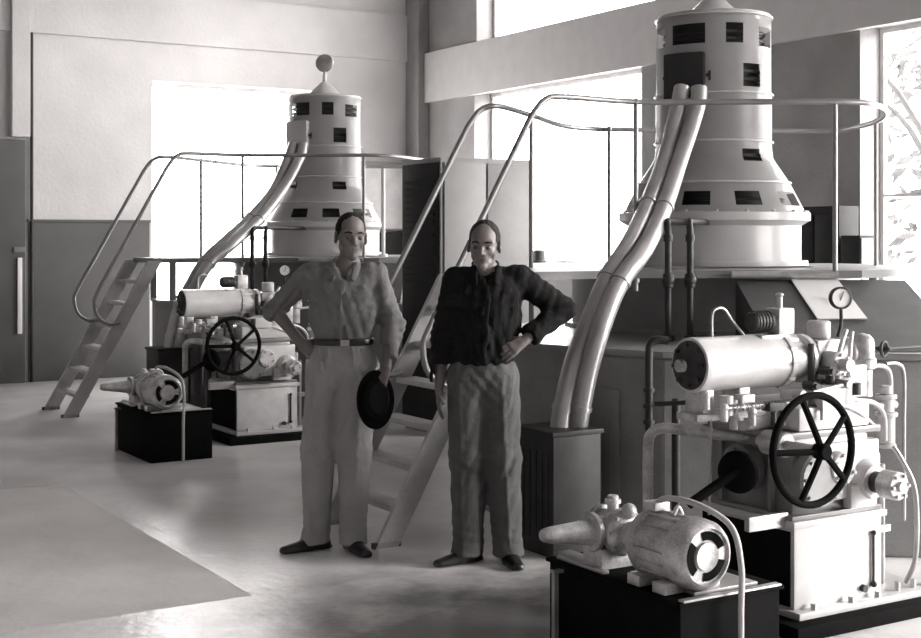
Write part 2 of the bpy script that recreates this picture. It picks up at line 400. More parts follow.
# terminal box the ducts come out of
b = B()
for th0, th1, z0, z1 in [(-46,-8,2.53,2.82)]:
    n = 8; inn = [AP(R(th0+(th1-th0)*i/n), .375, 0) for i in range(n+1)]; out = [AP(R(th0+(th1-th0)*i/n), .45, 0) for i in range(n+1)]
    b.prism([(p.x, p.y) for p in out] + [(p.x, p.y) for p in reversed(inn)], z0, z1, .004)
tb = obj('terminal_box', b, M_dark, gen, label='dark metal terminal box')
for a in (-49, -5):
    b = B(); b.cyl(AP(R(a), .40, 2.67), AP(R(a), .425, 2.67), .012); b.box(AP(R(a), .39, 2.64), Vector((.012,0,0)), Vector((0,-.03,0)), Z*.06)
    obj('hinge', b, M_dark, tb)
# ducts
for nm, off in (('left', 0), ('right', 1)):
    if off == 0: pts = [P(559,436,7.02), P(563,408,7.03), P(574,362,7.05), P(590,320,7.12), P(608,278,7.25), P(630,243,7.50), P(648,205,7.95), P(665,160,8.40), P(678,108,8.63), P(682,88,8.70)]
    else: pts = [P(577,434,7.04), P(581,408,7.02), P(590,365,7.02), P(603,322,7.05), P(620,282,7.18), P(645,248,7.42), P(664,208,7.9), P(680,160,8.35), P(697,108,8.60), P(699,88,8.66)]
    b = B(); b.tube(pts, .052, seg=20)
    for q in (1, 4, 6):
        p = pts[q]; t = (pts[q+1]-pts[q-1]).normalized(); b.cyl(p - t*.012, p + t*.012, .059, seg=20)
    obj('cable_duct', b, M_duct, gen)
# junction box on the floor
b = B(); o = Vector((.468, 6.80, 0)); b.box(o, D1*.30, D2*.33, Z*.615, .006); b.box(o - D1*.012 - D2*.012 + Z*.615, D1*.324, D2*.354, Z*.025, .004)
for i in range(5): b.box(o - D1*.004 + D2*(.04+i*.055) + Z*.08, D1*.006, D2*.03, Z*.45)
obj('duct_box', b, M_dark, gen)
# sloping desk between platform edge and casing ledge
xa, xb = 1.61, 2.60
b = B(); b.extr([(xa, 7.9, 1.375), (xa, 6.90, 1.04), (xa, 7.9, 1.04)], (xb-xa, 0, 0)); desk = obj('sloping_cover', b, mat('cover_dark', tone(.06), .6, var=.2), gen, label='dark sloping steel cover')
sl = Vector((0, -1.0, -.335)).normalized(); sn = Vector((0, -.335, 1.0)).normalized()
b = B(); o = Vector((1.93, 7.89, 1.377)); b.box(o, (.27, 0, 0), sl*.62, sn*.006); b.cyl(o + Vector((.16, 0, 0)) + sl*.34, o + Vector((.16, 0, 0)) + sl*.34 + sn*.03, .015); obj('instruction_plate', b, M_white, desk, label='white enamelled plate')
b = B(); b.cyl((1.58, 7.87, 1.405), (2.20, 7.87, 1.405), .022); obj('grab_bar', b, M_steel, gen)
# riser pipes
for px in (668, 690):
    b = B(); p0 = P(px, 350, 6.85); p1 = P(px, 232, 7.62); x = p1.x
    pts = [Vector((x, 7.62, 1.04)), Vector((x, 7.62, 1.62)), Vector((x, 7.64, 1.68)), Vector((x+.01, 7.70, 1.715)), Vector((x+.06, 8.0, 1.72)), Vector((x+.30, 8.62, 1.72))]
    b.tube(pts, .019, sub=4); b.cyl((x, 7.62, 1.34), (x, 7.62, 1.42), .03, bev=.005); b.cyl((x, 7.62, 1.04), (x, 7.62, 1.07), .035); b.ball((x, 7.62, 1.38), .036)
    b.cyl((x, 7.62, 1.60), (x, 7.62, 1.64), .026)
    obj('riser_pipe', b, M_dark, gen)
b = B(); b.tube([P(668,341,6.70), P(658,340,6.70), P(651,344,6.70), P(649,356,6.70), P(649,420,6.70), P(649,520,6.70), Vector((P(649,520,6.7).x, 6.7, .02))], .02, sub=3)
for y in (388, 404, 420): b.cyl(P(649, y, 6.70), P(649, y+4, 6.70), .028)
obj('oil_pipe', b, M_dark, gen)
b = B(); b.tube([P(655,404,6.7), P(700,402,6.6)], .012, sub=1); b.tube([Vector((P(676,404,6.72).x, 6.72, z)) for z in (.02, .82)], .022, sub=1); obj('oil_pipe', b, M_dark, gen)
# access door on the casing face toward the stair
b = B()
va = Vector((.25, 7.65, 0)); vb = Vector((1.04, 6.93, 0)); fd = (vb-va).normalized(); fn = Vector((fd.y, -fd.x, 0))
b.box(va + fd*.50 + fn*.002 + Z*.1, fd*.30, fn*.014, Z*.72, .003)
for i in range(4): b.box(va + fd*(.54+i*.06) + fn*.014 + Z*.2, fd*.03, fn*.006, Z*.5)
obj('access_door', b, M_machd, gen)

# ------------------------------------------------------------------ platform, stair, railing
deck = thing('service_platform', (1.6, 9.0, 1.38), 'grey steel service platform round the nearer generator at the right', 'platform', 'service platforms')
dpoly = [(.29, 7.47), (1.0, 7.90), (2.35, 7.90), (2.62, 8.12), (2.90, 8.65), (3.02, 9.3), (2.97, 9.9), (2.8, 10.17), (1.3, 10.07), (.68, 9.77), (.36, 9.1), (-.05, 8.03)]
# ring plate with a hole for the generator
def ring_plate(b, outer, c, r, z0, z1, n=48):
    inner = [(c.x + r*math.cos(2*math.pi*i/n), c.y + r*math.sin(2*math.pi*i/n)) for i in range(n)]
    # resample the outer outline by angle
    def hit(a):
        d = Vector((math.cos(a), math.sin(a))); best = None
        for i in range(len(outer)):
            p = Vector(outer[i]); q = Vector(outer[(i+1) % len(outer)]); e = q - p
            den = d.x*e.y - d.y*e.x
            if abs(den) < 1e-9: continue
            w_ = p - Vector((c.x, c.y)); t = (w_.x*e.y - w_.y*e.x)/den; s_ = (w_.x*d.y - w_.y*d.x)/den
            if t > 0 and -1e-6 <= s_ <= 1+1e-6: best = t if best is None else min(best, t)
        return (c.x + d.x*best, c.y + d.y*best)
    angs = sorted([2*math.pi*i/n for i in range(n)] + [math.atan2(p[1]-c.y, p[0]-c.x) % (2*math.pi) for p in outer])
    o_ = [hit(a) for a in angs]; i_ = [(c.x + r*math.cos(a), c.y + r*math.sin(a)) for a in angs]
    vo0 = [b.bm.verts.new((x, y, z0)) for x, y in o_]; vo1 = [b.bm.verts.new((x, y, z1)) for x, y in o_]
    vi0 = [b.bm.verts.new((x, y, z0)) for x, y in i_]; vi1 = [b.bm.verts.new((x, y, z1)) for x, y in i_]
    m_ = len(angs)
    for k in range(m_):
        j = (k+1) % m_
        for f in ((vo0[k],vo0[j],vo1[j],vo1[k]), (vi0[k],vi1[k],vi1[j],vi0[j]), (vo1[k],vo1[j],vi1[j],vi1[k]), (vo0[k],vi0[k],vi0[j],vo0[j])): b.bm.faces.new(f)
b = B(); ring_plate(b, dpoly, AX, .66, 1.385, 1.43); obj('deck_plate', b, M_cab, deck)
b = B()
for p in [(.12, 8.15), (.42, 7.62), (2.88, 9.4), (1.0, 9.9), (2.5, 10.0)]:
    z0 = 1.035
    b = B(); b.cbox((p[0], p[1], (z0+1.385)/2), .05, .05, 1.385-z0); obj('support_bracket', b, M_cab, deck)

FN = Vector((-.39, 7.05, 0)); FF = FN + D2*.66; RUN = .80; DZ = 1.43
stair = thing('steel_stair', FN + D2*.33, 'steep open steel stair up to the nearer platform, between the two men', 'stair', 'steel stairs')
slope = (D1*RUN + Z*DZ).normalized(); perp = (D1*DZ - Z*RUN).normalized()
for base in (FN, FF):
    b = B(); a = base - D1*.06
    b.extr([a, a + D1*.135, a + D1*(.135+RUN*.985) + Z*DZ*.985, a + D1*RUN*.985 + Z*DZ*.985], D2*.03)
    obj('stringer', b, M_wood, stair)
for base in (FN, FF):
    b = B(); b.box(base - D1*.07, D1*.16, D2*.03, Z*.03); obj('foot_shoe', b, M_dark, stair)
for i in range(6):
    z = .20 + i*.205; s_ = RUN*z/DZ
    b = B(); b.box(FN + D2*.03 + D1*(s_ - .05) + Z*(z-.03), D1*.13, D2*.60, Z*.03, .004); obj('tread', b, M_wood, stair)

rail = thing('safety_railing', (.5, 7.9, 1.38), 'tubular grey handrail round the nearer platform and down its stair', 'railing', 'platform railings')
ZR = 2.42
def sr(base, s_, z): return base + D1*s_ + Z*z
near = [sr(FN,.46,.84), sr(FN,.36,.83), sr(FN,.26,.90), sr(FN,.225,1.02), sr(FN,.26,1.14), sr(FN,.55,1.65), sr(FN,.84,2.16), sr(FN,.93,2.31), sr(FN,1.02,2.40), sr(FN,1.15,ZR)]
ring = [Vector((x, y, ZR)) for x, y in [(1.03,7.93),(1.6,7.93),(2.25,7.93),(2.50,8.12),(2.72,8.62),(2.86,9.3),(2.84,9.85),(2.73,10.1),(2.1,10.07),(1.33,10.0),(.80,9.75),(.46,8.80)]]
far = [sr(FF,1.15,ZR), sr(FF,1.02,2.40), sr(FF,.93,2.31), sr(FF,.84,2.16), sr(FF,.55,1.65), sr(FF,.26,1.14), sr(FF,.225,1.02), sr(FF,.26,.90), sr(FF,.36,.83), sr(FF,.46,.84)]
obj('handrail', B().tube(near + ring + far, .0175, sub=5), M_rail, rail)
for (x, y) in [(1.03,7.93),(2.20,7.93),(2.86,9.3),(1.9,10.06),(1.09,9.90),(.46,8.80)]:
    b = B(); b.cyl((x, y, 1.31), (x, y, ZR), .0145, seg=12); b.cyl((x, y, 1.36), (x, y, 1.40), .024, seg=12); b.ball((x, y, ZR), .021, seg=12)
    obj('post', b, M_rail, rail)

# ------------------------------------------------------------------ governor
gov = thing('turbine_governor', G(.25, .28, 0), 'pale hydraulic turbine governor with black handwheel, nearer one at the right edge', 'governor', 'turbine governors')
b = B(); b.box(G(-.10, -.12, 0), D1*1.0, D2*.86, Z*.06, .005); obj('plinth', b, M_black, gov, label='black low plinth')
b = B(); b.box(G(-.02, -.05, .06), D1*.85, D2*.68, Z*.03, .006); b.box(G(0, 0, .08), D1*.525, D2*.57, Z*.36, .018)
b.box(G(-.015, -.015, .425), D1*.555, D2*.60, Z*.03, .008)
for u in (.08, .30, .46): b.cyl(G(u, -.03, .09), G(u, -.03, .115), .013, seg=6)
for u in (.62, .72, .80): b.cyl(G(u, .0, .09), G(u, .0, .13), .014, seg=8)
ped = obj('pedestal', b, M_cream, gov)
q = PV(872, 582, 0); 
b = B(); b.cyl(Vector((q.x, q.y, .14)) - D2*.008, Vector((q.x, q.y, .36)) - D2*.008, .006, seg=8); b.ball(Vector((q.x, q.y, .14)) - D2*.01, .014); b.ball(Vector((q.x, q.y, .36)) - D2*.01, .011)
b.cyl(G(.40, -.02, .13), G(.40, 0, .13), .016)
obj('sight_gauge', b, M_dark, gov)
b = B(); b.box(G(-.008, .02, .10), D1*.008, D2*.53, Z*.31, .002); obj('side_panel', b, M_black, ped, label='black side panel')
b = B(); b.box(G(.06, -.005, .52), D1*.44, D2*.05, Z*.24, .01); b.cyl(G(.24, -.005, .66), G(.24, -.05, .66), .07, bev=.006); b.box(G(.30, -.03, .48), D1*.16, D2*.05, Z*.10, .01); b.bolts(G(.24,-.05,.66), -D2, .055, 6)
obj('front_cover', b, M_cream, gov)
# dark body with stepped flange
b = B(); b.box(G(.02, .03, .45), D1*.46, D2*.50, Z*.34, .03); b.box(G(-.01, .0, .455), D1*.53, D2*.56, Z*.02, .005); b.box(G(-.02, .02, .785), D1*.56, D2*.52, Z*.03, .01)
b.cyl(G(.02, .28, .64), G(-.06, .28, .64), .10, bev=.01); b.bolts(G(-.06, .28, .64), -D1, .08, 8)
b.cyl(G(.12, .03, .62), G(.12, -.04, .62), .12, bev=.01); b.bolts(G(.12, -.04, .62), -D2, .10, 8)
for v in (.12, .42): b.box(G(-.012, v, .48), D1*.02, D2*.02, Z*.3)
obj('gear_case', b, mat('gear_case_paint', tone(.16), .35, var=.15, coat=.2), gov)
b = B(); b.box(G(.05, .02, .815), D1*.42, D2*.46, Z*.10, .015); b.cyl(G(.10, .10, .90), G(.10, .10, .98), .06, bev=.008); b.cyl(G(.36, .10, .90), G(.36, .10, 1.02), .07, bev=.008); b.box(G(.16, .0, .90), D1*.14, D2*.12, Z*.10, .01)
b.cyl(G(-.10, .2, .86), G(.05, .2, .86), .05, bev=.006)
obj('upper_frame', b, M_cream, gov)
# servo cylinder
sc0 = G(-.415, .207, 1.10)
b = B(); b.lathe([(0,.03),(.09,.03),(.112,.035),(.114,.06),(.112,.07),(.112,.50),(.118,.505),(.118,.53),(.09,.535),(.085,.54),(.085,.64),(.105,.645),(.105,.67),(0,.67)], sc0, D1, 48)
b.bolts(sc0 + D1*.50, D1, .112, 10, .012, .035)
servo = obj('servo_cylinder', b, M_cream, gov)
b = B(); b.lathe([(0,-.01),(.022,-.01),(.025,.0),(.03,.012),(.05,.016),(.06,.025),(.10,.028),(.105,.045),(0,.045)], sc0, D1, 40); b.bolts(sc0 + D1*.028, -D1, .083, 8, .010, .014)
obj('end_cover', b, M_dark, servo, label='dark bolted end cover')
b = B(); b.cyl(sc0 - D1*.03, sc0 + D1*.0, .026, bev=.004); obj('hub_cap', b, M_alu, servo)
b = B(); 
for u in (-.36, -.16): b.box(G(u, .15, .90), D1*.06, D2*.11, Z*.10, .006); b.cyl(G(u+.03, .2, .86), G(u+.03, .2, .92), .03)
b.box(G(-.40, .14, .875), D1*.48, D2*.13, Z*.03, .005)
b.cyl(G(-.28, .10, .90), G(-.28, .10, .98), .028); b.cyl(G(-.24, .10, .84), G(-.24, .10, .96), .018); b.box(G(-.22, .07, .93), D1*.07, D2*.05, Z*.05, .004)
obj('servo_bracket', b, M_alu, gov)
b = B(); p0 = PV(733, 408, .06); p1 = PV(793, 402, .06); n = 110; dv = (p1-p0); s1_ = dv.normalized(); s2_ = s1_.orthogonal().normalized(); s3_ = s1_.cross(s2_)
b.tube([p0 + dv*(i/n) + (s2_*math.cos(i*.9)+s3_*math.sin(i*.9))*.014 for i in range(n+1)], .0035, seg=6, sub=1); b.cyl(p0 - s1_*.03, p1 + s1_*.03, .005)
obj('spring', b, M_steel, gov)
# valve block to the right of the servo
b = B()
b.box(G(.27, .13, 1.01), D1*.16, D2*.16, Z*.17, .012); b.cyl(G(.35, .20, 1.18), G(.35, .20, 1.26), .05, bev=.008); b.cyl(G(.35, .2, .93), G(.35, .2, 1.01), .06, bev=.006)
b.cyl(G(.33, .13, 1.08), G(.33, .05, 1.08), .055, bev=.008); b.bolts(G(.33, .05, 1.08), -D2, .042, 6, .007, .012); b.cyl(G(.33, .05, 1.08), G(.33, .0, 1.08), .028)
b.cyl(G(.43, .2, 1.11), G(.56, .2, 1.11), .055, bev=.008); b.cyl(G(.50, .2, 1.11), G(.52, .2, 1.11), .075, bev=.004)
b.box(G(.42, .08, .93), D1*.10, D2*.10, Z*.14, .01)
obj('pilot_valve', b, M_cream, gov)
b = B(); b.box(G(.25, .10, .985), D1*.20, D2*.02, Z*.03); b.cyl(G(.26, .05, .97), G(.26, .05, 1.05), .02); b.cyl(G(.40, .04, .95), G(.40, .04, 1.0), .025); b.cyl(G(.22, .12, 1.0), G(.22, .12, 1.17), .014)
obj('valve_linkage', b, M_dark, gov)
b = B(); b.cyl(G(.245, .2, 1.10), G(.262, .2, 1.10), .10, bev=.004); b.bolts(G(.262, .2, 1.10), D1, .085, 8, .009, .012); obj('flange_gasket', b, M_dark, gov)
b = B(); p = PV(800, 395, .0); q = PV(846, 384, .0); b.cyl(p, q, .009); b.cyl(p - D2*.02, p + D2*.03, .022, bev=.003); b.cyl(q - D2*.02, q + D2*.06, .018, bev=.003); b.cyl(PV(822, 390, .0), PV(822, 420, .0), .008); obj('link_rod', b, M_steel, gov)
for px_, py_ in ((812, 386), (828, 371)):
    b = B(); p = PV(px_, py_, .0); b.cyl(p - D2*.02, p + D2*.04, .020, seg=6); b.cyl(p - D2*.035, p - D2*.02, .012); obj('hex_plug', b, M_dark, gov)
for px_, py_ in ((706, 402), (724, 414), (752, 418)):
    b = B(); p = PV(px_, py_, .05); b.cyl(p - Z*.03, p + Z*.02, .016); b.ball(p + Z*.025, .019); obj('oil_cup', b, M_alu, gov)
b = B(); p = PV(770, 412, .03); b.box(p, D1*.09, D2*.05, Z*.035, .004); b.cyl(p + D1*.02 - Z*.06, p + D1*.02, .012); b.cyl(p + D1*.07 - Z*.06, p + D1*.07, .012); obj('trip_latch', b, M_dark, gov)
# dome and relief valve at the right
b = B(); c = PV(862, 346, .15); b.lathe([(0,-.05),(.055,-.05),(.055,0),(.05,.03),(.032,.05),(0,.058)], c, Z, 28); b.cyl(c - Z*.10, c - Z*.05, .062, bev=.006); b.cyl(c - Z*.22, c - Z*.1, .045)
obj('pressure_dome', b, M_alu, gov)
def wheel(b, c, ax, r, tr, spokes, hub=.03, dish=0.0, a0=.3, sr_=.01):
    ax = ax.normalized(); a = ax.cross(Z).normalized(); u = a.cross(ax).normalized()
    b.tube([c + (a*math.cos(t)+u*math.sin(t))*r for t in [2*math.pi*i/48 for i in range(48)]], tr, seg=12, closed=True, sub=1)
    hc = c + ax*dish; b.cyl(hc - ax*.03, hc + ax*.03, hub, bev=.006)
    for i in range(spokes):
        t = a0 + 2*math.pi*i/spokes; d = a*math.cos(t)+u*math.sin(t)
        b.tube([hc + d*hub*.8, c + ax*dish*.6 + d*r*.5, c + d*r], sr_, seg=8, sub=3)
b = B(); c = PV(884, 349, .12); wheel(b, c, -D2 + D1*.3, .032, .007, 5, .012, a0=.5, sr_=.004); obj('valve_wheel', b, M_dark, gov)
b = B(); b.cyl(c, c + D2*.14, .008); b.cyl(c + D1*.01, c + D1*.35, .008); obj('valve_spindle', b, M_dark, gov)
# gauge
b = B(); c = PV(841, 298, .22); gd = Vector((.12, -1, .05)).normalized()
b.lathe([(0,-.03),(.045,-.03),(.05,-.02),(.05,.006),(.043,.008),(.041,.0),(0,.0)], c, gd, 32); b.tube([c - Z*.045, c - Z*.12, c - Z*.17 - D1*.02], .008, sub=3); ga = obj('pressure_gauge', b, M_dark, gov)
b = B(); b.cyl(c + gd*.001, c + gd*.003, .041, seg=32); obj('dial', b, M_white, ga, label='white dial')
b = B(); nd = Vector((.35, 0, .9)).normalized(); b.tube([c + gd*.005 - nd*.012, c + gd*.005 + nd*.03], .002, seg=6, sub=1); obj('needle', b, M_black, ga)
# speeder motor on top
b = B(); c0 = PV(750, 322, .2); b.lathe([(0,0),(.035,0),(.042,.01),(.042,.10),(.036,.11),(0,.11)], c0, D1, 28)
for i in range(5): b.cyl(c0 + D1*(.02+i*.018), c0 + D1*(.025+i*.018), .046, seg=28)
sm = obj('speeder_motor', b, M_dark, gov, label='small dark ribbed motor')
b = B(); b.cbox(c0 + D1*.17, .09, .09, .11, bev=.008); b.cyl(c0 + D1*.17 + Z*.055, c0 + D1*.17 + Z*.11, .013); b.ball(c0 + D1*.17 + Z*.11, .018, sz=.6); b.cyl(c0 + D1*.11, c0 + D1*.13, .03)
b.cyl(c0 + D1*.10 - Z*.09, c0 + D1*.26 - Z*.09, .03, bev=.004); b.cbox(c0 + D1*.10 - Z*.07, .16, .10, .03, bev=.004)
obj('speeder_gearbox', b, M_alu, gov)
# thin pipes
b = B(); b.tube([PV(712,342,.24), PV(712,316,.24), PV(716,309,.24), PV(724,309,.24), PV(733,322,.24), PV(746,338,.24)], .006, sub=4); obj('small_pipe', b, M_steel, gov)
b = B(); b.tube([PV(846,330,.1), PV(840,350,.08), PV(838,372,.06), PV(843,392,.06), PV(856,400,.06), PV(874,403,.08), PV(884,416,.10), PV(885,440,.12)], .011, sub=5); obj('small_pipe', b, M_cream, gov)
b = B(); b.tube([PV(852,332,.16), PV(850,352,.12), PV(850,378,.08), PV(860,388,.08)], .010, sub=5); obj('small_pipe', b, M_alu, gov)
b = B(); b.tube([PV(864,368,.2), PV(882,366,.2), PV(890,374,.2), PV(891,396,.2), PV(891,430,.2)], .010, sub=5); obj('small_pipe', b, M_cream, gov)
b = B(); b.tube([PV(886,364,.34), PV(898,364,.34), PV(904,376,.34), PV(904,430,.34), PV(904,520,.34)], .009, sub=5); obj('small_pipe', b, M_steel, gov)
b = B(); b.tube([PV(838,404,.02), PV(858,412,.02), PV(878,430,.05)], .010, sub=4); obj('small_pipe', b, M_alu, gov)
b = B(); c = PV(886, 412, .18)
for i, (r, h0, h1) in enumerate([(.040,-.14,-.02),(.052,-.02,0),(.036,0,.06),(.048,.06,.08),(.028,.08,.12),(.045,-.16,-.14)]): b.cyl(c + Z*h0, c + Z*h1, r, bev=.004)
for s_ in (-1, 1): b.cyl(c + Z*.03, c + Z*.03 + D1*s_*.06, .018)
obj('relief_valve', b, M_cream, gov)
# round flanged drum at the right of the body
b = B(); c = PV(866, 480, 0) 
b.lathe([(0,.16),(.10,.16),(.115,.10),(.12,.06),(.12,.03),(.10,.0),(.075,-.03),(.07,-.05),(0,-.05)], c, D2, 44); b.box(c - D1*.14 + D2*.02 - Z*.02, D1*.26, D2*.16, Z*.13, .02)
fd_ = obj('flywheel_cover', b, M_cream, gov)
b = B(); c2 = c - D2*.05; b.cyl(c2, c2 - D2*.045, .045); obj('seal_ring', b, M_dark, fd_, label='dark seal ring')
b = B(); b.cyl(c2 - D2*.045, c2 - D2*.13, .060, bev=.006); b.bolts(c2 - D2*.13, -D2, .046, 6, .008, .014, a0=.4); b.cyl(c2 - D2*.13, c2 - D2*.15, .022)
obj('end_flange', b, M_alu, fd_)
# hoses on the right
b = B(); b.tube([PV(893,446,-.02), PV(903,462,-.05), PV(914,486,-.08), PV(917,520,-.08), PV(915,560,-.05), Vector((*G(.66, -.01, 0).xy, .12))], .011, sub=6); obj('drain_hose', b, M_steel, gov)
b = B()
for u in (.60, .66): b.cyl(G(u, .12, .09), G(u, .12, .62), .012)
b.cbox(G(.63, .12, .34), .10, .06, .03)
obj('drain_pipe', b, M_steel, gov)
# handwheel
hc = G(-.06, -.20, .0); hc = P(813, 450, 5.30)
b = B(); wheel(b, hc, -D2, .215, .015, 5, .032, dish=.045, a0=.02, sr_=.013); hw = obj('handwheel', b, M_black, gov, label='black spoked handwheel')
b = B(); b.cyl(hc, hc + D2*.30, .020); b.cyl(hc + D2*.14, hc + D2*.26, .05, bev=.006); obj('wheel_shaft', b, M_steel, gov)
b = B(); b.box(hc + D2*.25 - D1*.10 - Z*.36, D1*.22, D2*.03, Z*.06, .005); obj('shaft_bracket', b, M_steel, gov)
# light pipe bending into the body
b = B(); b.tube([Vector((P(648,505,6.1).x, 6.1, .07)), P(648,505,6.1), P(648,450,6.1), P(651,434,6.08), P(664,428,6.04), P(690,431,5.98), P(740,437,5.85), P(760,438,5.78)], .024, sub=5); b.cyl(P(738,437,5.86), P(746,437,5.84), .034)
obj('supply_pipe', b, M_alu, gov)
b = B(); b.tube([P(711,404,5.75), P(711,450,5.75), P(709,515,5.75)], .006, sub=3); obj('trip_rod', b, M_steel, gov)
b = B(); b.cyl(P(688,505,5.55), P(738,470,5.60), .020, bev=.004); c = P(738, 472, 5.62); b.lathe([(0,-.03),(.06,-.03),(.085,-.015),(.09,0),(.085,.015),(.05,.03),(0,.03)], c, (D1*.7 + D2*.3 - Z*.0), 32)
obj('hand_lever', b, M_black, gov, label='black hand lever with round boss')

# ------------------------------------------------------------------ pump set on its black tank
N0 = G(-.98, -.43, 0)
pump = thing('oil_pump_set', N0 + D1*.23 + D2*.38, 'pale electric oil pump on a black tank, nearer one at the lower right', 'pump', 'oil pump sets')
b = B(); b.box(N0, D1*.47, D2*.78, Z*.345, .006); b.box(N0 - D1*.012 - D2*.012 + Z*.345, D1*.494, D2*.804, Z*.015, .003)
b.cbox(N0 + D1*.40 + D2*.5 + Z*.25, .6, .4, .5) if False else None
tank = obj('tank', b, M_black, pump, label='black oil tank')
b = B(); c = N0 - D1*.03 + D2*.70; b.cbox(c + Z*.16, .02, .02, .32); b.cbox(c + Z*.325 + D1*.02, .07, .03, .012); obj('tank_dipstick', b, M_steel, tank)
mc = P(708, 557, 4.74)
b = B()
b.lathe([(0,.0),(.05,.0),(.052,.012),(.095,.012),(.10,.0),(.115,.01),(.125,.03),(.127,.06),(.127,.10),(.114,.105),(.114,.265),(.127,.27),(.127,.295),(.11,.325),(.05,.34),(0,.34)], mc, D2, 44)
for i in range(16):
    t = 2*math.pi*i/16; d = D1*math.cos(t)+Z*math.sin(t); s_ = d.cross(D2)
    b.box(mc + D2*.105 + d*.108 - s_*.004, s_*.008, d*.016, D2*.16)
b.tube([mc + D2*.16 + Z*.12 - D1*.02, mc + D2*.16 + Z*.15, mc + D2*.16 + Z*.12 + D1*.02], .008, sub=3)
mot = obj('motor', b, M_alu, pump)
b = B()
for i in range(3):
    t0 = R(20+120*i); t1 = R(105+120*i); n = 8; ri, ro = .058, .088
    pts = [mc + D2*.010 + (D1*math.cos(t0+(t1-t0)*k/n)+Z*math.sin(t0+(t1-t0)*k/n))*ri for k in range(n+1)] + [mc + D2*.010 + (D1*math.cos(t0+(t1-t0)*k/n)+Z*math.sin(t0+(t1-t0)*k/n))*ro for k in range(n, -1, -1)]
    b.extr(pts, -D2*.003)
obj('vent_slot', b, M_black, mot, label='black vent slots')
b = B(); b.box(mc + D2*.08 - D1*.13 - Z*.138, D1*.26, D2*.07, Z*.04, .005); b.box(mc + D2*.22 - D1*.13 - Z*.138, D1*.26, D2*.07, Z*.04, .005); obj('motor_foot', b, M_alu, mot)
b = B(); b.box(N0 + D1*.0 - D2*.02 + Z*.362, D1*.46, D2*.03, Z*.008, .001); b.box(N0 + D1*.10 + D2*.04 + Z*.36, D1*.30, D2*.36, Z*.012, .002); obj('bed_plate', b, M_steel, pump)
pc = mc + D2*.46
b = B(); b.lathe([(0,-.07),(.05,-.07),(.05,-.03),(.075,-.02),(.09,0),(.09,.03),(.072,.035),(.072,.12),(.085,.125),(.085,.15),(.05,.16),(.045,.20),(0,.20)], pc, D2, 36)
b.bolts(pc, -D2, .078, 8, .008, .02); b.cyl(pc + D2*.08 + Z*.06, pc + D2*.08 + Z*.13, .022, bev=.004); b.cyl(pc + D2*.08 + Z*.10, pc + D2*.08 + Z*.115, .032)
b.box(pc - D1*.10 + D2*.02 - Z*.138, D1*.20, D2*.12, Z*.08, .008)
b.cyl(pc + D2*.08, pc + D2*.08 - D1*.11, .055, bev=.006); b.cyl(pc + D2*.08 - D1*.09, pc + D2*.08 - D1*.115, .075, bev=.004)
b.ball(pc - D2*.02 + Z*.085, .03)
obj('pump_body', b, M_alu, pump)
b = B(); b.tube([pc + D2*.08 - D1*.11, pc + D2*.08 - D1*.18 + Z*.004, pc + D2*.08 - D1*.30 + Z*.01, pc + D2*.08 - D1*.335 + Z*.012], lambda t: .054*(1 - .66*t) if t < .95 else .010, seg=20, sub=6); obj('suction_pipe', b, M_alu, pump)
b = B(); b.tube([mc + D2*.30 + Z*.125 , mc + D2*.22 + Z*.17 , mc + D2*.08 + Z*.165 + D1*.03, mc - D2*.02 + Z*.10 + D1*.09, mc - D2*.06 - Z*.03 + D1*.10, mc - D2*.07 - Z*.20 + D1*.09, Vector((*(mc - D2*.07 + D1*.09).xy, .01))], .011, sub=8); obj('power_cable', b, M_hose, pump)
b = B(); b.cbox(mc + D2*.28 + Z*.135, .07, .07, .03, bev=.005); obj('cable_gland', b, M_alu, mot)
b = B(); b.box(N0 + D1*.04 + D2*.60 + Z*.36, D1*.06, D2*.18, Z*.02, .003); b.box(N0 + D1*.01 + D2*.45 + Z*.36, D1*.03, D2*.30, Z*.012, .002); obj('tank_lid', b, M_steel, tank)

gen2 = second(gen, 'large vertical turbine generator with finial on top, farther one at the left')
for ch in gen2.children:
    if ch.name.startswith('terminal_box'): ch.data = ch.data.copy(); ch.data.materials[0] = M_mach; ch['label'] = 'pale metal terminal box'
second(deck, 'grey steel service platform round the farther generator at the left')
second(stair, 'steep open steel stair up to the farther platform, before the dark dado')
second(rail, 'tubular grey handrail round the farther platform and down its stair')
second(gov, 'pale hydraulic turbine governor with black handwheel, farther one at left behind the man')
pump2 = second(pump, 'pale electric oil pump on a black tank, farther one at the left'); pump2.location += Vector((.15, -.09, 0))

# ------------------------------------------------------------------ cabinets and small things
cb = thing('switch_cabinet', (-.163, 11.0, 0), 'tall grey switch cabinet with dark louvred side, behind the two men', 'cabinet')
o = Vector((-.163, 11.0, 0)); b = B(); b.box(o + Z*.06, D1*.88, D2*.645, Z*2.22, .008); b.box(o + D1*.02 + D2*.02, D1*.84, D2*.6, Z*.06); obj('body', b, M_cab, cb)
b = B(); b.box(o - D1*.012 + D2*.02 + Z*.08, D1*.012, D2*.60, Z*2.16, .003); sp_ = obj('side_panel', b, M_cabd, cb, label='dark louvred side panel')
b = B()
for i in range(16): b.box(o - D1*.022 + D2*.08 + Z*(1.25+i*.055), D1*.012, D2*.48, Z*.022)
obj('louvre', b, M_cabd, sp_)
b = B(); b.box(o - D2*.014 + D1*.03 + Z*.1, D1*.40, D2*.014, Z*2.14, .003); obj('door', b, M_cab, cb)
b = B(); b.box(o - D2*.014 + D1*.45 + Z*.1, D1*.40, D2*.014, Z*2.14, .003); dd = obj('door', b, M_cab, cb)
b = B(); b.box(o - D2*.04 + D1*.47 + Z*1.1, D1*.02, D2*.026, Z*.12, .003); obj('handle', b, M_dark, dd)
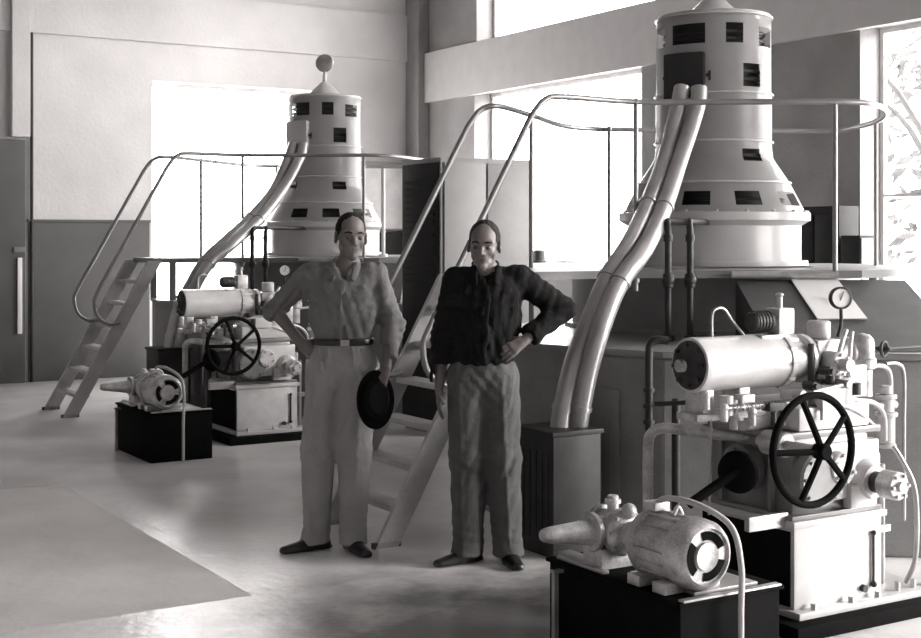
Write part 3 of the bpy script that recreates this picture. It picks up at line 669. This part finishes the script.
o = Vector((2.935, 10.47, 0)); cb = thing('relay_cabinet', o, 'dark relay cabinet standing just right of the nearer generator tower', 'cabinet')
b = B(); b.box(o, D1*.22, D2*.50, Z*1.87, .006); obj('body', b, M_cabd, cb)
b = B(); b.box(o - D1*.01 + D2*.02 + Z*.1, D1*.01, D2*.22, Z*1.7, .002); obj('door', b, M_cabd, cb)
b = B(); b.box(o - D1*.01 + D2*.26 + Z*.1, D1*.01, D2*.22, Z*1.7, .002); obj('door', b, M_cabd, cb)
o = Vector((3.04, 10.28, 0)); cb = thing('meter_cabinet', o, 'low grey-fronted cabinet against the dark relay cabinet by the window', 'cabinet')
b = B(); b.box(o, D1*.19, D2*.19, Z*1.64, .006); obj('body', b, M_cabd, cb)
b = B(); b.box(o - D2*.01 + D1*.01 + Z*.1, D1*.13, D2*.01, Z*1.52, .002); obj('door', b, M_cab, cb, label='grey door')
pb = thing('wall_panelboard', W1(.5, 1.3, 0), 'pale wall panelboard on the back wall right of the farther generator', 'panel')
b = B(); b.box(W1(.18, 1.72, 0), -D1*.72, -D2*.18, Z*.88, .008); obj('body', b, M_cab, pb)
b = B(); b.box(W1(.20, 1.74, -.18), -D1*.68, -D2*.012, Z*.80, .004); obj('door', b, mat('panel_door', tone(.55), .5), pb)
b = B(); b.box(W1(.22, 1.36, 0), -D1*.36, -D2*.2, Z*.33, .006); obj('lower_box', b, M_cabd, pb, label='dark box below')
sp = obj('stand_pipe', B().cyl((-.78, 13.62, 1.43), (-.78, 13.62, 2.32), .020, seg=14, bev=.004).cyl((-.78, 13.62, 1.43), (-.78, 13.62, 1.46), .045), M_white, loc=(-.78, 13.62, 1.43))
tag(sp, 'white vertical stand pipe on the farther platform, right of the tower', 'pipe')
c = W2(2.75, 1.335, .06); b = B(); b.lathe([(0,0),(.085,0),(.085,.02),(.075,.03),(.07,.13),(.05,.15),(0,.15)], c, Z, 20); so_ = obj('oil_can', b, M_dark, loc=c); tag(so_, 'small dark can on the window sill behind the right-hand man', 'can')

# ------------------------------------------------------------------ people (smooth-union distance fields)
class Fld:
    def __init__(s, lo, hi, h):
        s.lo = np.array(lo, float); s.h = h; s.n = np.ceil((np.array(hi)-s.lo)/h).astype(int)+1
        s.F = np.full(s.n, .5, np.float32)
    def reg(s, lo, hi):
        a = np.clip(np.floor((np.array(lo)-s.lo)/s.h).astype(int), 0, s.n); c = np.clip(np.ceil((np.array(hi)-s.lo)/s.h).astype(int)+1, 0, s.n)
        sl_ = tuple(slice(a[i], c[i]) for i in range(3))
        ax = [s.lo[i] + s.h*np.arange(a[i], c[i]) for i in range(3)]
        return sl_, np.stack(np.meshgrid(*ax, indexing='ij'), -1)
    def comb(s, sl_, d, k, op):
        A = s.F[sl_]
        if op == 'cut': a, b_ = -A, d          # A minus B  => max(A, -d)
        else: a, b_ = A, d
        if k > 0:
            hh = np.clip(.5 + .5*(b_-a)/k, 0, 1); m = b_*(1-hh) + a*hh - k*hh*(1-hh)
        else: m = np.minimum(a, b_)
        s.F[sl_] = -m if op == 'cut' else m
    def cap(s, a, b_, r0, r1=None, k=.02, op='add', side=None, ks=1.0):
        a = np.array(a, float); b_ = np.array(b_, float); r1 = r0 if r1 is None else r1
        m = max(r0, r1)*max(1, ks) + .04 + k
        sl_, X = s.reg(np.minimum(a, b_)-m, np.maximum(a, b_)+m)
        if X.size == 0: return
        ab = b_-a; t = np.clip(((X-a)@ab)/max(1e-9, ab@ab), 0, 1)
        q = X - (a + t[..., None]*ab)
        if side is not None:
            sd_ = np.array(side, float); sd_ /= np.linalg.norm(sd_); c_ = q@sd_; q = q - c_[..., None]*sd_*(1-1/ks)
        d = np.linalg.norm(q, axis=-1) - (r0 + t*(r1-r0))
        s.comb(sl_, d, k, op)
    def ell(s, c, r, k=.02, op='add', rot=None):
        c = np.array(c, float); r = np.array(r, float); m = r.max() + .04 + k
        sl_, X = s.reg(c-m, c+m)
        if X.size == 0: return
        q = X - c
        if rot is not None: q = q @ rot
        l = np.linalg.norm(q/r, axis=-1); g = np.linalg.norm(q/(r*r), axis=-1)+1e-9
        s.comb(sl_, l*(l-1)/g, k, op)
    def plane(s, p, n, k=0.0, lo=None, hi=None):
        """remove everything on the side n points to"""
        lo = s.lo if lo is None else lo; hi = s.lo + s.h*s.n if hi is None else hi
        sl_, X = s.reg(lo, hi); n = np.array(n, float); n /= np.linalg.norm(n)
        s.comb(sl_, -((X-np.array(p))@n), k, 'cut')
    def mesh(s):
        Fv = s.F; Fv = np.pad(Fv, 1, constant_values=.5); lo = s.lo - s.h
        S = Fv < 0; n = Fv.shape
        acc = np.zeros((n[0]-1, n[1]-1, n[2]-1, 3), np.float32); cnt = np.zeros((n[0]-1, n[1]-1, n[2]-1), np.float32)
        for ax in range(3):
            sa = [slice(None)]*3; sb = [slice(None)]*3; sa[ax] = slice(0, -1); sb[ax] = slice(1, None)
            A, B_ = Fv[tuple(sa)], Fv[tuple(sb)]; cr = (A < 0) != (B_ < 0)
            t = np.where(cr, A/np.where(cr, A-B_, 1), 0)
            o1, o2 = [i for i in range(3) if i != ax]
            for d1_ in (0, 1):
                for d2_ in (0, 1):
                    # cell index = edge index - d in other axes
                    src = [slice(None)]*3
                    src[o1] = slice(d1_, n[o1]-1+d1_); src[o2] = slice(d2_, n[o2]-1+d2_)
                    c_ = cr[tuple(src)].astype(np.float32); acc[..., ax] += c_*t[tuple(src)]; acc[..., o1] += c_*d1_; acc[..., o2] += c_*d2_; cnt += c_
        cells = cnt > 0; ids = -np.ones(cells.shape, np.int64); idx = np.argwhere(cells); ids[cells] = np.arange(len(idx))
        V = (idx + acc[cells]/cnt[cells][:, None])*s.h + lo
        faces = []
        for ax in range(3):
            o1, o2 = (ax+1) % 3, (ax+2) % 3
            sa = [slice(1, -1)]*3; sb = [slice(1, -1)]*3; sa[ax] = slice(0, -1); sb[ax] = slice(1, None)
            A, B_ = S[tuple(sa)], S[tuple(sb)]
            e = np.argwhere(A != B_); off = np.ones(3, int); off[ax] = 0; e = e + off
            fl = S[e[:, 0], e[:, 1], e[:, 2]]
            def cid(da, db):
                q = e.copy(); q[:, o1] -= da; q[:, o2] -= db; return ids[q[:, 0], q[:, 1], q[:, 2]]
            Q = np.stack([cid(1, 1), cid(0, 1), cid(0, 0), cid(1, 0)], -1); Q[~fl] = Q[~fl][:, ::-1]
            faces.append(Q)
        return V, np.concatenate(faces)
def fobj(name, f, m, parent, loc, rotz, smooth_it=2):
    V, Q = f.mesh()
    # laplacian smoothing
    for _ in range(smooth_it):
        acc = np.zeros_like(V); cn = np.zeros(len(V))
        for a, b_ in ((0, 1), (1, 2), (2, 3), (3, 0)):
            np.add.at(acc, Q[:, a], V[Q[:, b_]]); np.add.at(cn, Q[:, a], 1); np.add.at(acc, Q[:, b_], V[Q[:, a]]); np.add.at(cn, Q[:, b_], 1)
        V = V*.5 + acc/cn[:, None]*.5
    me = bpy.data.meshes.new(name); me.from_pydata(V.tolist(), [], Q.tolist()); me.update()
    me.polygons.foreach_set('use_smooth', [True]*len(me.polygons)); me.materials.append(m)
    o = bpy.data.objects.new(name, me); C.objects.link(o); o.parent = parent
    return o
def npv(*a): return np.array(a, float)
def rotm(yaw, pitch=0, roll=0):
    return np.array(Matrix.Rotation(yaw, 3, 'Z') @ Matrix.Rotation(pitch, 3, 'X') @ Matrix.Rotation(roll, 3, 'Y'))

def hand(f, wrist, fdir, palm_n, thumb_s, curl, inf=0.0, L=1.0):
    """wrist point, finger direction, palm normal (side fingers curl to), thumb side"""
    d = fdir/np.linalg.norm(fdir); nrm = palm_n - d*(palm_n@d); nrm /= np.linalg.norm(nrm); sd_ = np.cross(d, nrm)
    if sd_@thumb_s < 0: sd_ = -sd_
    f.cap(wrist, wrist + d*.03, .026, .028, k=.01, side=nrm, ks=.75)
    for s_ in (-.026, -.008, .010, .027): f.cap(wrist + d*.025 + sd_*s_*.6, wrist + d*.085 + sd_*s_, .0145, .0125, k=.008)
    for s_, l in ((-.030, .062), (-.010, .075), (.011, .082), (.031, .074)):
        p = wrist + d*.085 + sd_*s_; a = curl*.5
        for j, fr in enumerate((.45, .30, .25)):
            dd_ = d*math.cos(a) + nrm*math.sin(a); q = p + dd_*l*fr*L; f.cap(p, q, .0095-.0008*j, .009-.0008*j, k=.003); p = q; a += curl
    p = wrist + d*.03 + sd_*.024; q = p + d*.03 + sd_*.028 + nrm*.012; f.cap(p, q, .014, .011, k=.008)
    r_ = q + d*.028 + sd_*.006 + nrm*.016; f.cap(q, r_, .0105, .009, k=.003)

def head(f, hc_, Rm, chin=1.0):
    g = lambda x, y, z: hc_ + Rm@npv(x, y, z)
    E = lambda c, r, k=.012, op='add', rx=None: f.ell(g(*c), r, k, op, Rm if rx is None else Rm@rx)
    E((0, .012, .035), (.072, .095, .088), .0); E((0, -.030, -.02), (.056, .066, .082), .03)      # skull, face
    f.cap(g(-.042, -.01, -.055), g(-.004, -.068, -.100*chin), .020, .017, k=.025); f.cap(g(.042, -.01, -.055), g(.004, -.068, -.100*chin), .020, .017, k=.025)
    E((0, -.074, -.098*chin), (.020, .016, .015), .014)                                            # chin
    f.cap(g(-.046, -.074, .020), g(-.012, -.090, .018), .010, .0105, k=.014); f.cap(g(.046, -.074, .020), g(.012, -.090, .018), .010, .0105, k=.014)
    E((-.031, -.103, -.003), (.018, .020, .013), .010, 'cut'); E((.031, -.103, -.003), (.018, .020, .013), .010, 'cut')
    E((-.031, -.075, -.002), (.0165, .0145, .014), .004); E((.031, -.075, -.002), (.0165, .0145, .014), .004)
    E((-.031, -.094, -.004), (.0125, .012, .0040), .002, 'cut'); E((.031, -.094, -.004), (.0125, .012, .0040), .002, 'cut')
    E((-.042, -.060, -.026), (.017, .018, .015), .022); E((.042, -.060, -.026), (.017, .018, .015), .022)   # cheekbones
    E((-.046, -.055, -.060), (.012, .022, .016), .016, 'cut'); E((.046, -.055, -.060), (.012, .022, .016), .016, 'cut')
    f.cap(g(0, -.088, .008), g(0, -.112, -.030), .0075, .0105, k=.007); E((-.012, -.098, -.034), (.0085, .010, .0075), .005); E((.012, -.098, -.034), (.0085, .010, .0075), .005)
    E((0, -.080, -.058), (.026, .012, .020), .014)
    f.cap(g(-.017, -.087, -.0595), g(.017, -.087, -.0595), .0052, k=.004); f.cap(g(-.014, -.086, -.070), g(.014, -.086, -.070), .0060, k=.004)
    f.cap(g(-.020, -.094, -.0645), g(.020, -.094, -.0645), .0024, k=.002, op='cut')
    for s_ in (-1, 1):
        E((s_*.077, .005, -.008), (.011, .021, .034), .005, rx=rotm(s_*.45)); E((s_*.088, -.001, -.006), (.006, .010, .016), .004, 'cut')
def eyes(parent, hc_, Rm):
    f = Fld(hc_-.15, hc_+.15, .004); g = lambda x, y, z: hc_ + Rm@npv(x, y, z)
    for s_ in (-1, 1):
        f.cap(g(s_*.050, -.080, .020), g(s_*.032, -.0925, .0255), .0040, .0052, k=.002); f.cap(g(s_*.032, -.0925, .0255), g(s_*.015, -.0985, .0215), .0052, .0052, k=.002)
    fobj('eyebrows', f, M_hair, parent, None, 0, 1)
    f = Fld(hc_-.15, hc_+.15, .004)
    f.cap(g(-.021, -.084, -.0645), g(0, -.0925, -.061), .0030, .0048, k=.002); f.cap(g(.021, -.084, -.0645), g(0, -.0925, -.061), .0030, .0048, k=.002); f.cap(g(-.013, -.0865, -.0695), g(.013, -.0865, -.0695), .0050, k=.001)
    fobj('lips', f, mat('lip', (.085, .068, .064), .5), parent, None, 0, 1)
    for s_ in (-1, 1):
        bm = bmesh.new(); bmesh.ops.create_uvsphere(bm, u_segments=14, v_segments=10, radius=.0125)
        c_ = hc_ + Rm@npv(s_*.031, -.0785, -.004); bmesh.ops.translate(bm, verts=bm.verts, vec=Vector(c_))
        me = bpy.data.meshes.new('eye'); bm.to_mesh(me); bm.free(); me.materials.append(M_eye)
        o = bpy.data.objects.new('eye', me); C.objects.link(o); o.parent = parent
def hairf(hc_, Rm, recede, h=.005):
    f = Fld(hc_-.16, hc_+.17, h); g = lambda x, y, z: hc_ + Rm@npv(x, y, z)
    f.ell(g(0, .018, .037), (.0785, .0975, .0895), 0, rot=Rm)
    # face opening
    f.ell(g(0, -.115, -.02), (.075, .075, .10), .008, 'cut', Rm)
    f.plane(g(0, 0, -.055), Rm@npv(0, -.35, -1), .005)
    f.ell(g(-.05, -.10, .072-recede), (.035, .065, .040), .01, 'cut', Rm); f.ell(g(.05, -.10, .072-recede), (.035, .065, .040), .01, 'cut', Rm)
    f.ell(g(0, -.115, .066), (.058, .075+recede, .055+recede*.4), .008, 'cut', Rm)
    f.ell(g(-.088, -.012, -.018), (.02, .030, .040), .004, 'cut', Rm); f.ell(g(.088, -.012, -.018), (.02, .030, .040), .004, 'cut', Rm)
    _, X = f.reg(f.lo, f.lo + f.h*f.n); X = X[:f.n[0], :f.n[1], :f.n[2]]
    f.F += (.0010*np.sin(X[..., 0]*260 + 3*np.sin(X[..., 2]*40))*np.cos(X[..., 2]*35)).astype(np.float32)
    return f
def wrinkle(f, amp, seed, focus=()):
    _, X = f.reg(f.lo, f.lo + f.h*f.n); rs = np.random.RandomState(seed); W = np.zeros(f.F.shape, np.float32)
    for i in range(7):
        d = rs.normal(size=3); d[2] *= .55; d /= np.linalg.norm(d); q = rs.normal(size=3); q /= np.linalg.norm(q)
        fr = rs.uniform(45, 110); ph = rs.uniform(0, 6)
        a_ = np.sin((X@d)*fr + 2.2*np.sin((X@q)*11 + ph) + ph); W += (np.maximum(a_, -.2)*np.clip(.5+np.sin((X@q)*7 + ph*2), 0, 1)).astype(np.float32)
    for (p, dr_, rad, fr) in focus:       # radiating creases near bent joints
        dr_ = np.array(dr_, float); dr_ /= np.linalg.norm(dr_); dist = np.linalg.norm(X-np.array(p), axis=-1)
        W += (1.25*np.exp(-(dist/rad)**2)*np.sin((X-np.array(p))@dr_*fr)).astype(np.float32)
    f.F += amp*W

def person(name, label, org, rotz, J, cfg):
    p = thing(name, org, label, 'person'); p.rotation_euler = (0, 0, rotz)
    A = lambda k: npv(*J[k])
    lo, hi = npv(-.55, -.42, -.02), npv(.62, .36, 1.84)
    hc_ = A('head'); Rm = cfg['headR']
    # body: one continuous skin surface
    f = Fld(lo, hi, .005)
    head(f, hc_, Rm, cfg.get('chin', 1))
    neck = A('neck'); f.cap(neck - npv(0, -.01, .06), hc_ + Rm@npv(0, .015, -.05), .052, .047, k=.02)
    ch, pv = A('chest'), A('pelvis')
    f.cap(ch, (ch+pv)/2, .115, .10, k=.04, side=(1, 0, 0), ks=1.25); f.cap((ch+pv)/2, pv, .10, .105, k=.04, side=(1, 0, 0), ks=1.25)
    for s_ in 'LR':
        sh, el, wr = A('sh'+s_), A('el'+s_), A('wr'+s_)
        f.cap(sh, el, .046, .036, k=.03); f.cap(el, wr, .039, .025, k=.015); f.cap(neck, sh, .04, .04, k=.05)
        f.cap(A('hip'+s_), A('kn'+s_), .072, .05, k=.03); f.cap(A('kn'+s_), A('an'+s_), .048, .034, k=.02); f.cap(A('an'+s_), A('an'+s_) + .10*A('toe'+s_) - npv(0, 0, .05), .028, .018, k=.02)
        hand(f, wr, *[npv(*q) if hasattr(q, '__len__') else q for q in cfg['hand'+s_]])
    if cfg.get('bodymat'): pass
    fobj('body', f, M_skin, p, org, rotz, 1)
    eyes(p, hc_, Rm)
    fobj('hair', hairf(hc_, Rm, cfg['recede']), cfg['hairM'], p, org, rotz, 1)
    # shirt
    f = Fld(npv(-.55, -.36, .85), npv(.62, .34, 1.62), .006)
    wz = cfg['waist']; mid = (ch*.45 + pv*.55); wc = npv(A('pelvis')[0], A('pelvis')[1], wz)
    f.cap(ch + npv(0, .005, .02), ch*.6 + wc*.4, .128, .125, k=.05, side=(1, 0, 0), ks=1.34)
    f.cap(ch*.6 + wc*.4, wc, .125, .112 if not cfg['blouse'] else .125, k=.05, side=(1, 0, 0), ks=1.32)
    f.ell(ch + npv(0, -.045, .04), (.15, .085, .10), .04)
    f.cap(A('shL'), A('shR'), .058, .058, k=.05)
    f.cap(neck + npv(0, .02, -.03), A('shL') + npv(.02, 0, 0), .052, .055, k=.04); f.cap(neck + npv(0, .02, -.03), A('shR') - npv(.02, 0, 0), .052, .055, k=.04)
    foc = []
    for s_ in 'LR':
        sh, el, wr = A('sh'+s_), A('el'+s_), A('wr'+s_); slv = cfg['sleeve'+s_]
        torso = f; f = Fld(npv(-.55, -.36, .85), npv(.62, .34, 1.62), .006)
        f.cap(sh, el, .071, .066, k=.03)
        end = el + (wr-el)*slv
        if slv > 0: f.cap(el, end, .066, .050, k=.02)
        if cfg['cuff'+s_]:
            d_ = (wr-el)/np.linalg.norm(wr-el); f.cap(end - d_*.028, end, .056, .054, k=.004)
        d_ = (wr-el)/np.linalg.norm(wr-el); f.plane(end + d_*.008, d_, .004, lo=end-.11, hi=end+.13)
        hh = np.clip(.5 + .5*(f.F-torso.F)/.03, 0, 1); torso.F = f.F*(1-hh) + torso.F*hh - .03*hh*(1-hh); f = torso
        foc += [(el, (wr-el)/np.linalg.norm(wr-el) + (el-sh)/np.linalg.norm(el-sh), .11, 150), (sh + (ch-sh)*.4 - npv(0, 0, .08), (el-sh)+npv(0,0,-.1), .12, 120), (sh*.5+el*.5, (el-sh)+npv(.1,.05,0), .09, 140)]
    foc += [(wc + npv(0, -.08, .05), (.9, 0, .25), .15, 130)]
    f.ell(neck + npv(0, -.012, .045), (.054, .056, .07), .006, 'cut'); f.cap(neck + npv(0, -.06, .03), neck + npv(.004, -.13, -.045), .036, .004, k=.006, op='cut')
    f.plane(wc + npv(0, 0, -.018 if not cfg['blouse'] else -.045), npv(0, 0, -1), .004, lo=npv(wc[0]-.24, -.36, .85), hi=npv(wc[0]+.24, .34, wz+.10))
    fy = ch[1]-.132
    f.cap(neck + npv(.002, -.138, -.07), ch + npv(.004, -.146, .0), .014, k=.004, side=(0, 1, 0), ks=.45); f.cap(ch + npv(.004, -.146, .0), wc + npv(.002, -.133, .02), .014, k=.004, side=(0, 1, 0), ks=.45)
    for s_ in (-1, 1):
        f.cap(ch + npv(s_*.078-.032, -.117+.008*(s_<0), .045), ch + npv(s_*.078+.032, -.117+.008*(s_>0), .045), .014, k=.002, side=(0, 0, 1), ks=1.3)
    wrinkle(f, .0030, cfg['seed'], foc)
    shirt = fobj('shirt', f, cfg['shirtM'], p, org, rotz, 1)
    # collar, placket and pockets
    f = Fld(neck - npv(.16, .22, .16), neck + npv(.16, .14, .12), .005)
    for s_ in (-1, 1):
        a_ = neck + npv(s_*.055, .055, .045); b_ = neck + npv(s_*.064, -.055, .020); c_ = neck + npv(s_*.052, -.136, -.048)
        f.cap(a_, b_, .017, .017, k=.008, side=(1, 0, 0), ks=.5); f.cap(b_, c_, .024, .015, k=.008, side=(s_*.5, -.7, .5), ks=.45)
    f.cap(neck + npv(-.055, .055, .045), neck + npv(.055, .055, .045), .017, k=.01, side=(0, 1, 0), ks=.5)
    fobj('collar', f, cfg['shirtM'], shirt, org, rotz, 1)
    # trousers
    f = Fld(npv(-.36, -.32, .0), npv(.42, .30, 1.16), .006)
    hp = (A('hipL')+A('hipR'))/2
    top = npv(wc[0], wc[1], wz + .005)
    f.cap(top, npv(hp[0], hp[1]+.01, hp[2]+.02), .112, .122, k=.04, side=(1, 0, 0), ks=cfg['hipk'])
    for s_ in 'LR':
        h_, kn, an = A('hip'+s_), A('kn'+s_), A('an'+s_); cu = npv(an[0], an[1], .075)
        f.cap(h_, kn, .105, cfg['knr'], k=.045); f.cap(kn, cu, cfg['knr'], cfg['cufr'], k=.03, side=(1, 0, 0), ks=1.0)
        t_ = A('toe'+s_); fr_ = npv(t_[0]*.5, -1, 0); fr_ /= np.linalg.norm(fr_)
        f.cap(h_ + fr_*.098 - npv(0, 0, .02), kn + fr_*(cfg['knr']-.004), .010, .008, k=.016); f.cap(kn + fr_*(cfg['knr']-.004), cu + fr_*(cfg['cufr']-.002), .008, .006, k=.014)
        f.cap(npv(cu[0], cu[1], .10), npv(cu[0], cu[1], .03) + t_/np.linalg.norm(t_)*.014, cfg['cufr']+.003, cfg['cufr']+.006, k=.002)
        if not cfg['blouse']:
            for dx in (-.02, .02): f.cap(npv(h_[0]+dx*1.2, -.117, wz-.03), npv(h_[0]+dx*.6, -.115, wz-.16), .008, .003, k=.014)
    f.plane(npv(0, 0, wz+.008), npv(0, 0, 1), .003); f.plane(npv(0, 0, .036), npv(0, 0, -1), .003)
    foc = [(A('kn'+s_), (.45, 0, 1), .12, 110) for s_ in 'LR'] + [(npv(hp[0], -.08, hp[2]-.02), (.8, 0, .7), .10, 130)] + [(A('an'+s_)+npv(0, 0, .06), (0.25, .2, 1), .10, 130) for s_ in 'LR']
    wrinkle(f, .0019, cfg['seed']+7, foc)
    tr = fobj('trousers', f, cfg['trouM'], p, org, rotz, 1)
    if cfg['belt']:
        f = Fld(npv(wc[0]-.22, -.24, wz-.04), npv(wc[0]+.22, .24, wz+.05), .005)
        f.cap(npv(wc[0], wc[1], wz-.02), npv(wc[0], wc[1], wz+.03), .121, k=0, side=(1, 0, 0), ks=1.36)
        f.plane(npv(0, 0, wz+.018), npv(0, 0, 1)); f.plane(npv(0, 0, wz-.016), npv(0, 0, -1))
        be = fobj('belt', f, M_leather, p, org, rotz, 1)
        b = B(); b.box((wc[0]+.0, -.125, wz-.014), (.045, 0, 0), (0, -.012, 0), (0, 0, .030), .003)
        bo = obj('buckle', b, M_steel); bo.parent = be
    for s_ in 'LR':
        an = A('an'+s_); t_ = A('toe'+s_); t_ /= np.linalg.norm(t_); h0 = npv(an[0], an[1], 0)
        f = Fld(h0 - npv(.30, .30, .01), h0 + npv(.30, .30, .16), .006)
        sd_ = np.cross(t_, npv(0, 0, 1))
        f.cap(h0 - t_*.045 + npv(0, 0, .034), h0 + t_*.06 + npv(0, 0, .030), .034, .034, k=.02, side=sd_, ks=1.15); f.cap(h0 + t_*.06 + npv(0, 0, .028), h0 + t_*.185 + npv(0, 0, .016), .034, .024, k=.02, side=sd_, ks=1.35); f.cap(h0 - t_*.055 + npv(0, 0, .006), h0 - t_*.02 + npv(0, 0, .006), .034, .034, k=.004); f.cap(h0 + t_*.05 + npv(0, 0, .004), h0 + t_*.17 + npv(0, 0, .004), .034, .030, k=.002, side=npv(0, 0, 1), ks=.25)
        f.cap(h0 + t_*.02 + npv(0, 0, .05), h0 + npv(0, 0, .12), .040, .042, k=.03); f.plane(npv(0, 0, .004), npv(0, 0, -1)); f.plane(npv(0, 0, .125), npv(0, 0, 1))
        fobj('shoe', f, M_leather, p, org, rotz, 1)
    return p

# left man: khaki shirt, hand on hip, hat in the other hand
J1 = dict(head=(.100, -.030, 1.628), neck=(.068, .01, 1.458), chest=(.055, .0, 1.33), pelvis=(.055, .0, 1.03),
          shL=(-.112, .005, 1.425), elL=(-.300, .075, 1.235), wrL=(-.165, -.02, 1.085),
          shR=(.222, .005, 1.425), elR=(.312, .045, 1.165), wrR=(.285, -.095, .955),
          hipL=(-.030, .0, .94), knL=(-.072, -.015, .52), anL=(-.082, .02, .08), toeL=(-.85, -.55, 0),
          hipR=(.140, .0, .94), knR=(.118, -.02, .52), anR=(.108, .0, .08), toeR=(.45, -.9, 0))
cfg1 = dict(headR=rotm(R(16), R(3), R(3)), recede=.004, hairM=M_hair, seed=3, waist=1.085, blouse=False, belt=True,
            shirtM=M_khaki, trouM=M_trou1, sleeveL=.10, sleeveR=.78, cuffL=True, cuffR=True, knr=.088, cufr=.070, hipk=1.36,
            handL=((.75, -.15, -.65), (0, 1, -.2), (.3, -.5, .7), .35), handR=((-.35, -.25, -.9), (-.2, 1, 0), (-1, -.2, 0), .55))
m1o = P(332, 550, 7.0); m1o.z = 0
person('person', 'man in khaki shirt and pale trousers, hand on hip, holding a dark hat', m1o, 0, J1, cfg1)
# right man
J2 = dict(head=(.000, -.035, 1.585), neck=(.008, .01, 1.445), chest=(.018, .0, 1.31), pelvis=(-.005, .0, 1.0),
          shL=(-.138, .005, 1.405), elL=(-.200, .035, 1.125), wrL=(-.222, -.02, .885),
          shR=(.178, .005, 1.415), elR=(.398, .06, 1.262), wrR=(.205, -.07, 1.118),
          hipL=(-.085, .0, .92), knL=(-.082, -.02, .52), anL=(-.078, .0, .08), toeL=(-.80, -.6, 0),
          hipR=(.075, .0, .92), knR=(.092, -.03, .52), anR=(.118, .0, .08), toeR=(.25, -1, 0))
cfg2 = dict(headR=rotm(R(-8), R(6), R(2)), recede=.020, hairM=mat('grey_hair', (.028, .026, .026), .8, var=.5, spec=.2, scale=60, bump=.4, bscale=120), seed=11, waist=1.035, blouse=True, belt=False,
            shirtM=M_dshirt, trouM=M_trou2, sleeveL=.92, sleeveR=.88, cuffL=True, cuffR=True, knr=.092, cufr=.076, hipk=1.22,
            handL=((-.05, -.12, -1), (1, 0, 0), (.1, -1, 0), .25), handR=((-.8, -.35, -.5), (.1, 1, -.3), (0, -.6, .8), .35))
m2o = P(484, 562, 6.75); m2o.z = 0
person('person', 'man in dark long-sleeved shirt and grey trousers, left hand on his hip', m2o, 0, J2, cfg2)
# hat
hcn = m1o + Vector((.235, -.155, .80)); b = B()
hx = Vector((.35, -.92, .15)).normalized()
prof_ = [(0,.105),(.05,.108),(.075,.10),(.086,.08),(.092,.01),(.10,.0),(.145,-.004),(.150,.002),(.145,.006),(.10,-.008),(.085,-.002),(.078,.07),(.04,.095),(0,.097)]
b.lathe(prof_, (0, 0, 0), hx, 40)
for v in b.bm.verts:
    dx_ = v.co - hx*v.co.dot(hx); v.co.x = v.co.x*.66 if True else v.co.x
for v in b.bm.verts: v.co += hcn
ho = obj('felt_hat', b, M_felt, loc=hcn); tag(ho, "black felt hat hanging from the khaki-shirted man's hand", 'hat')
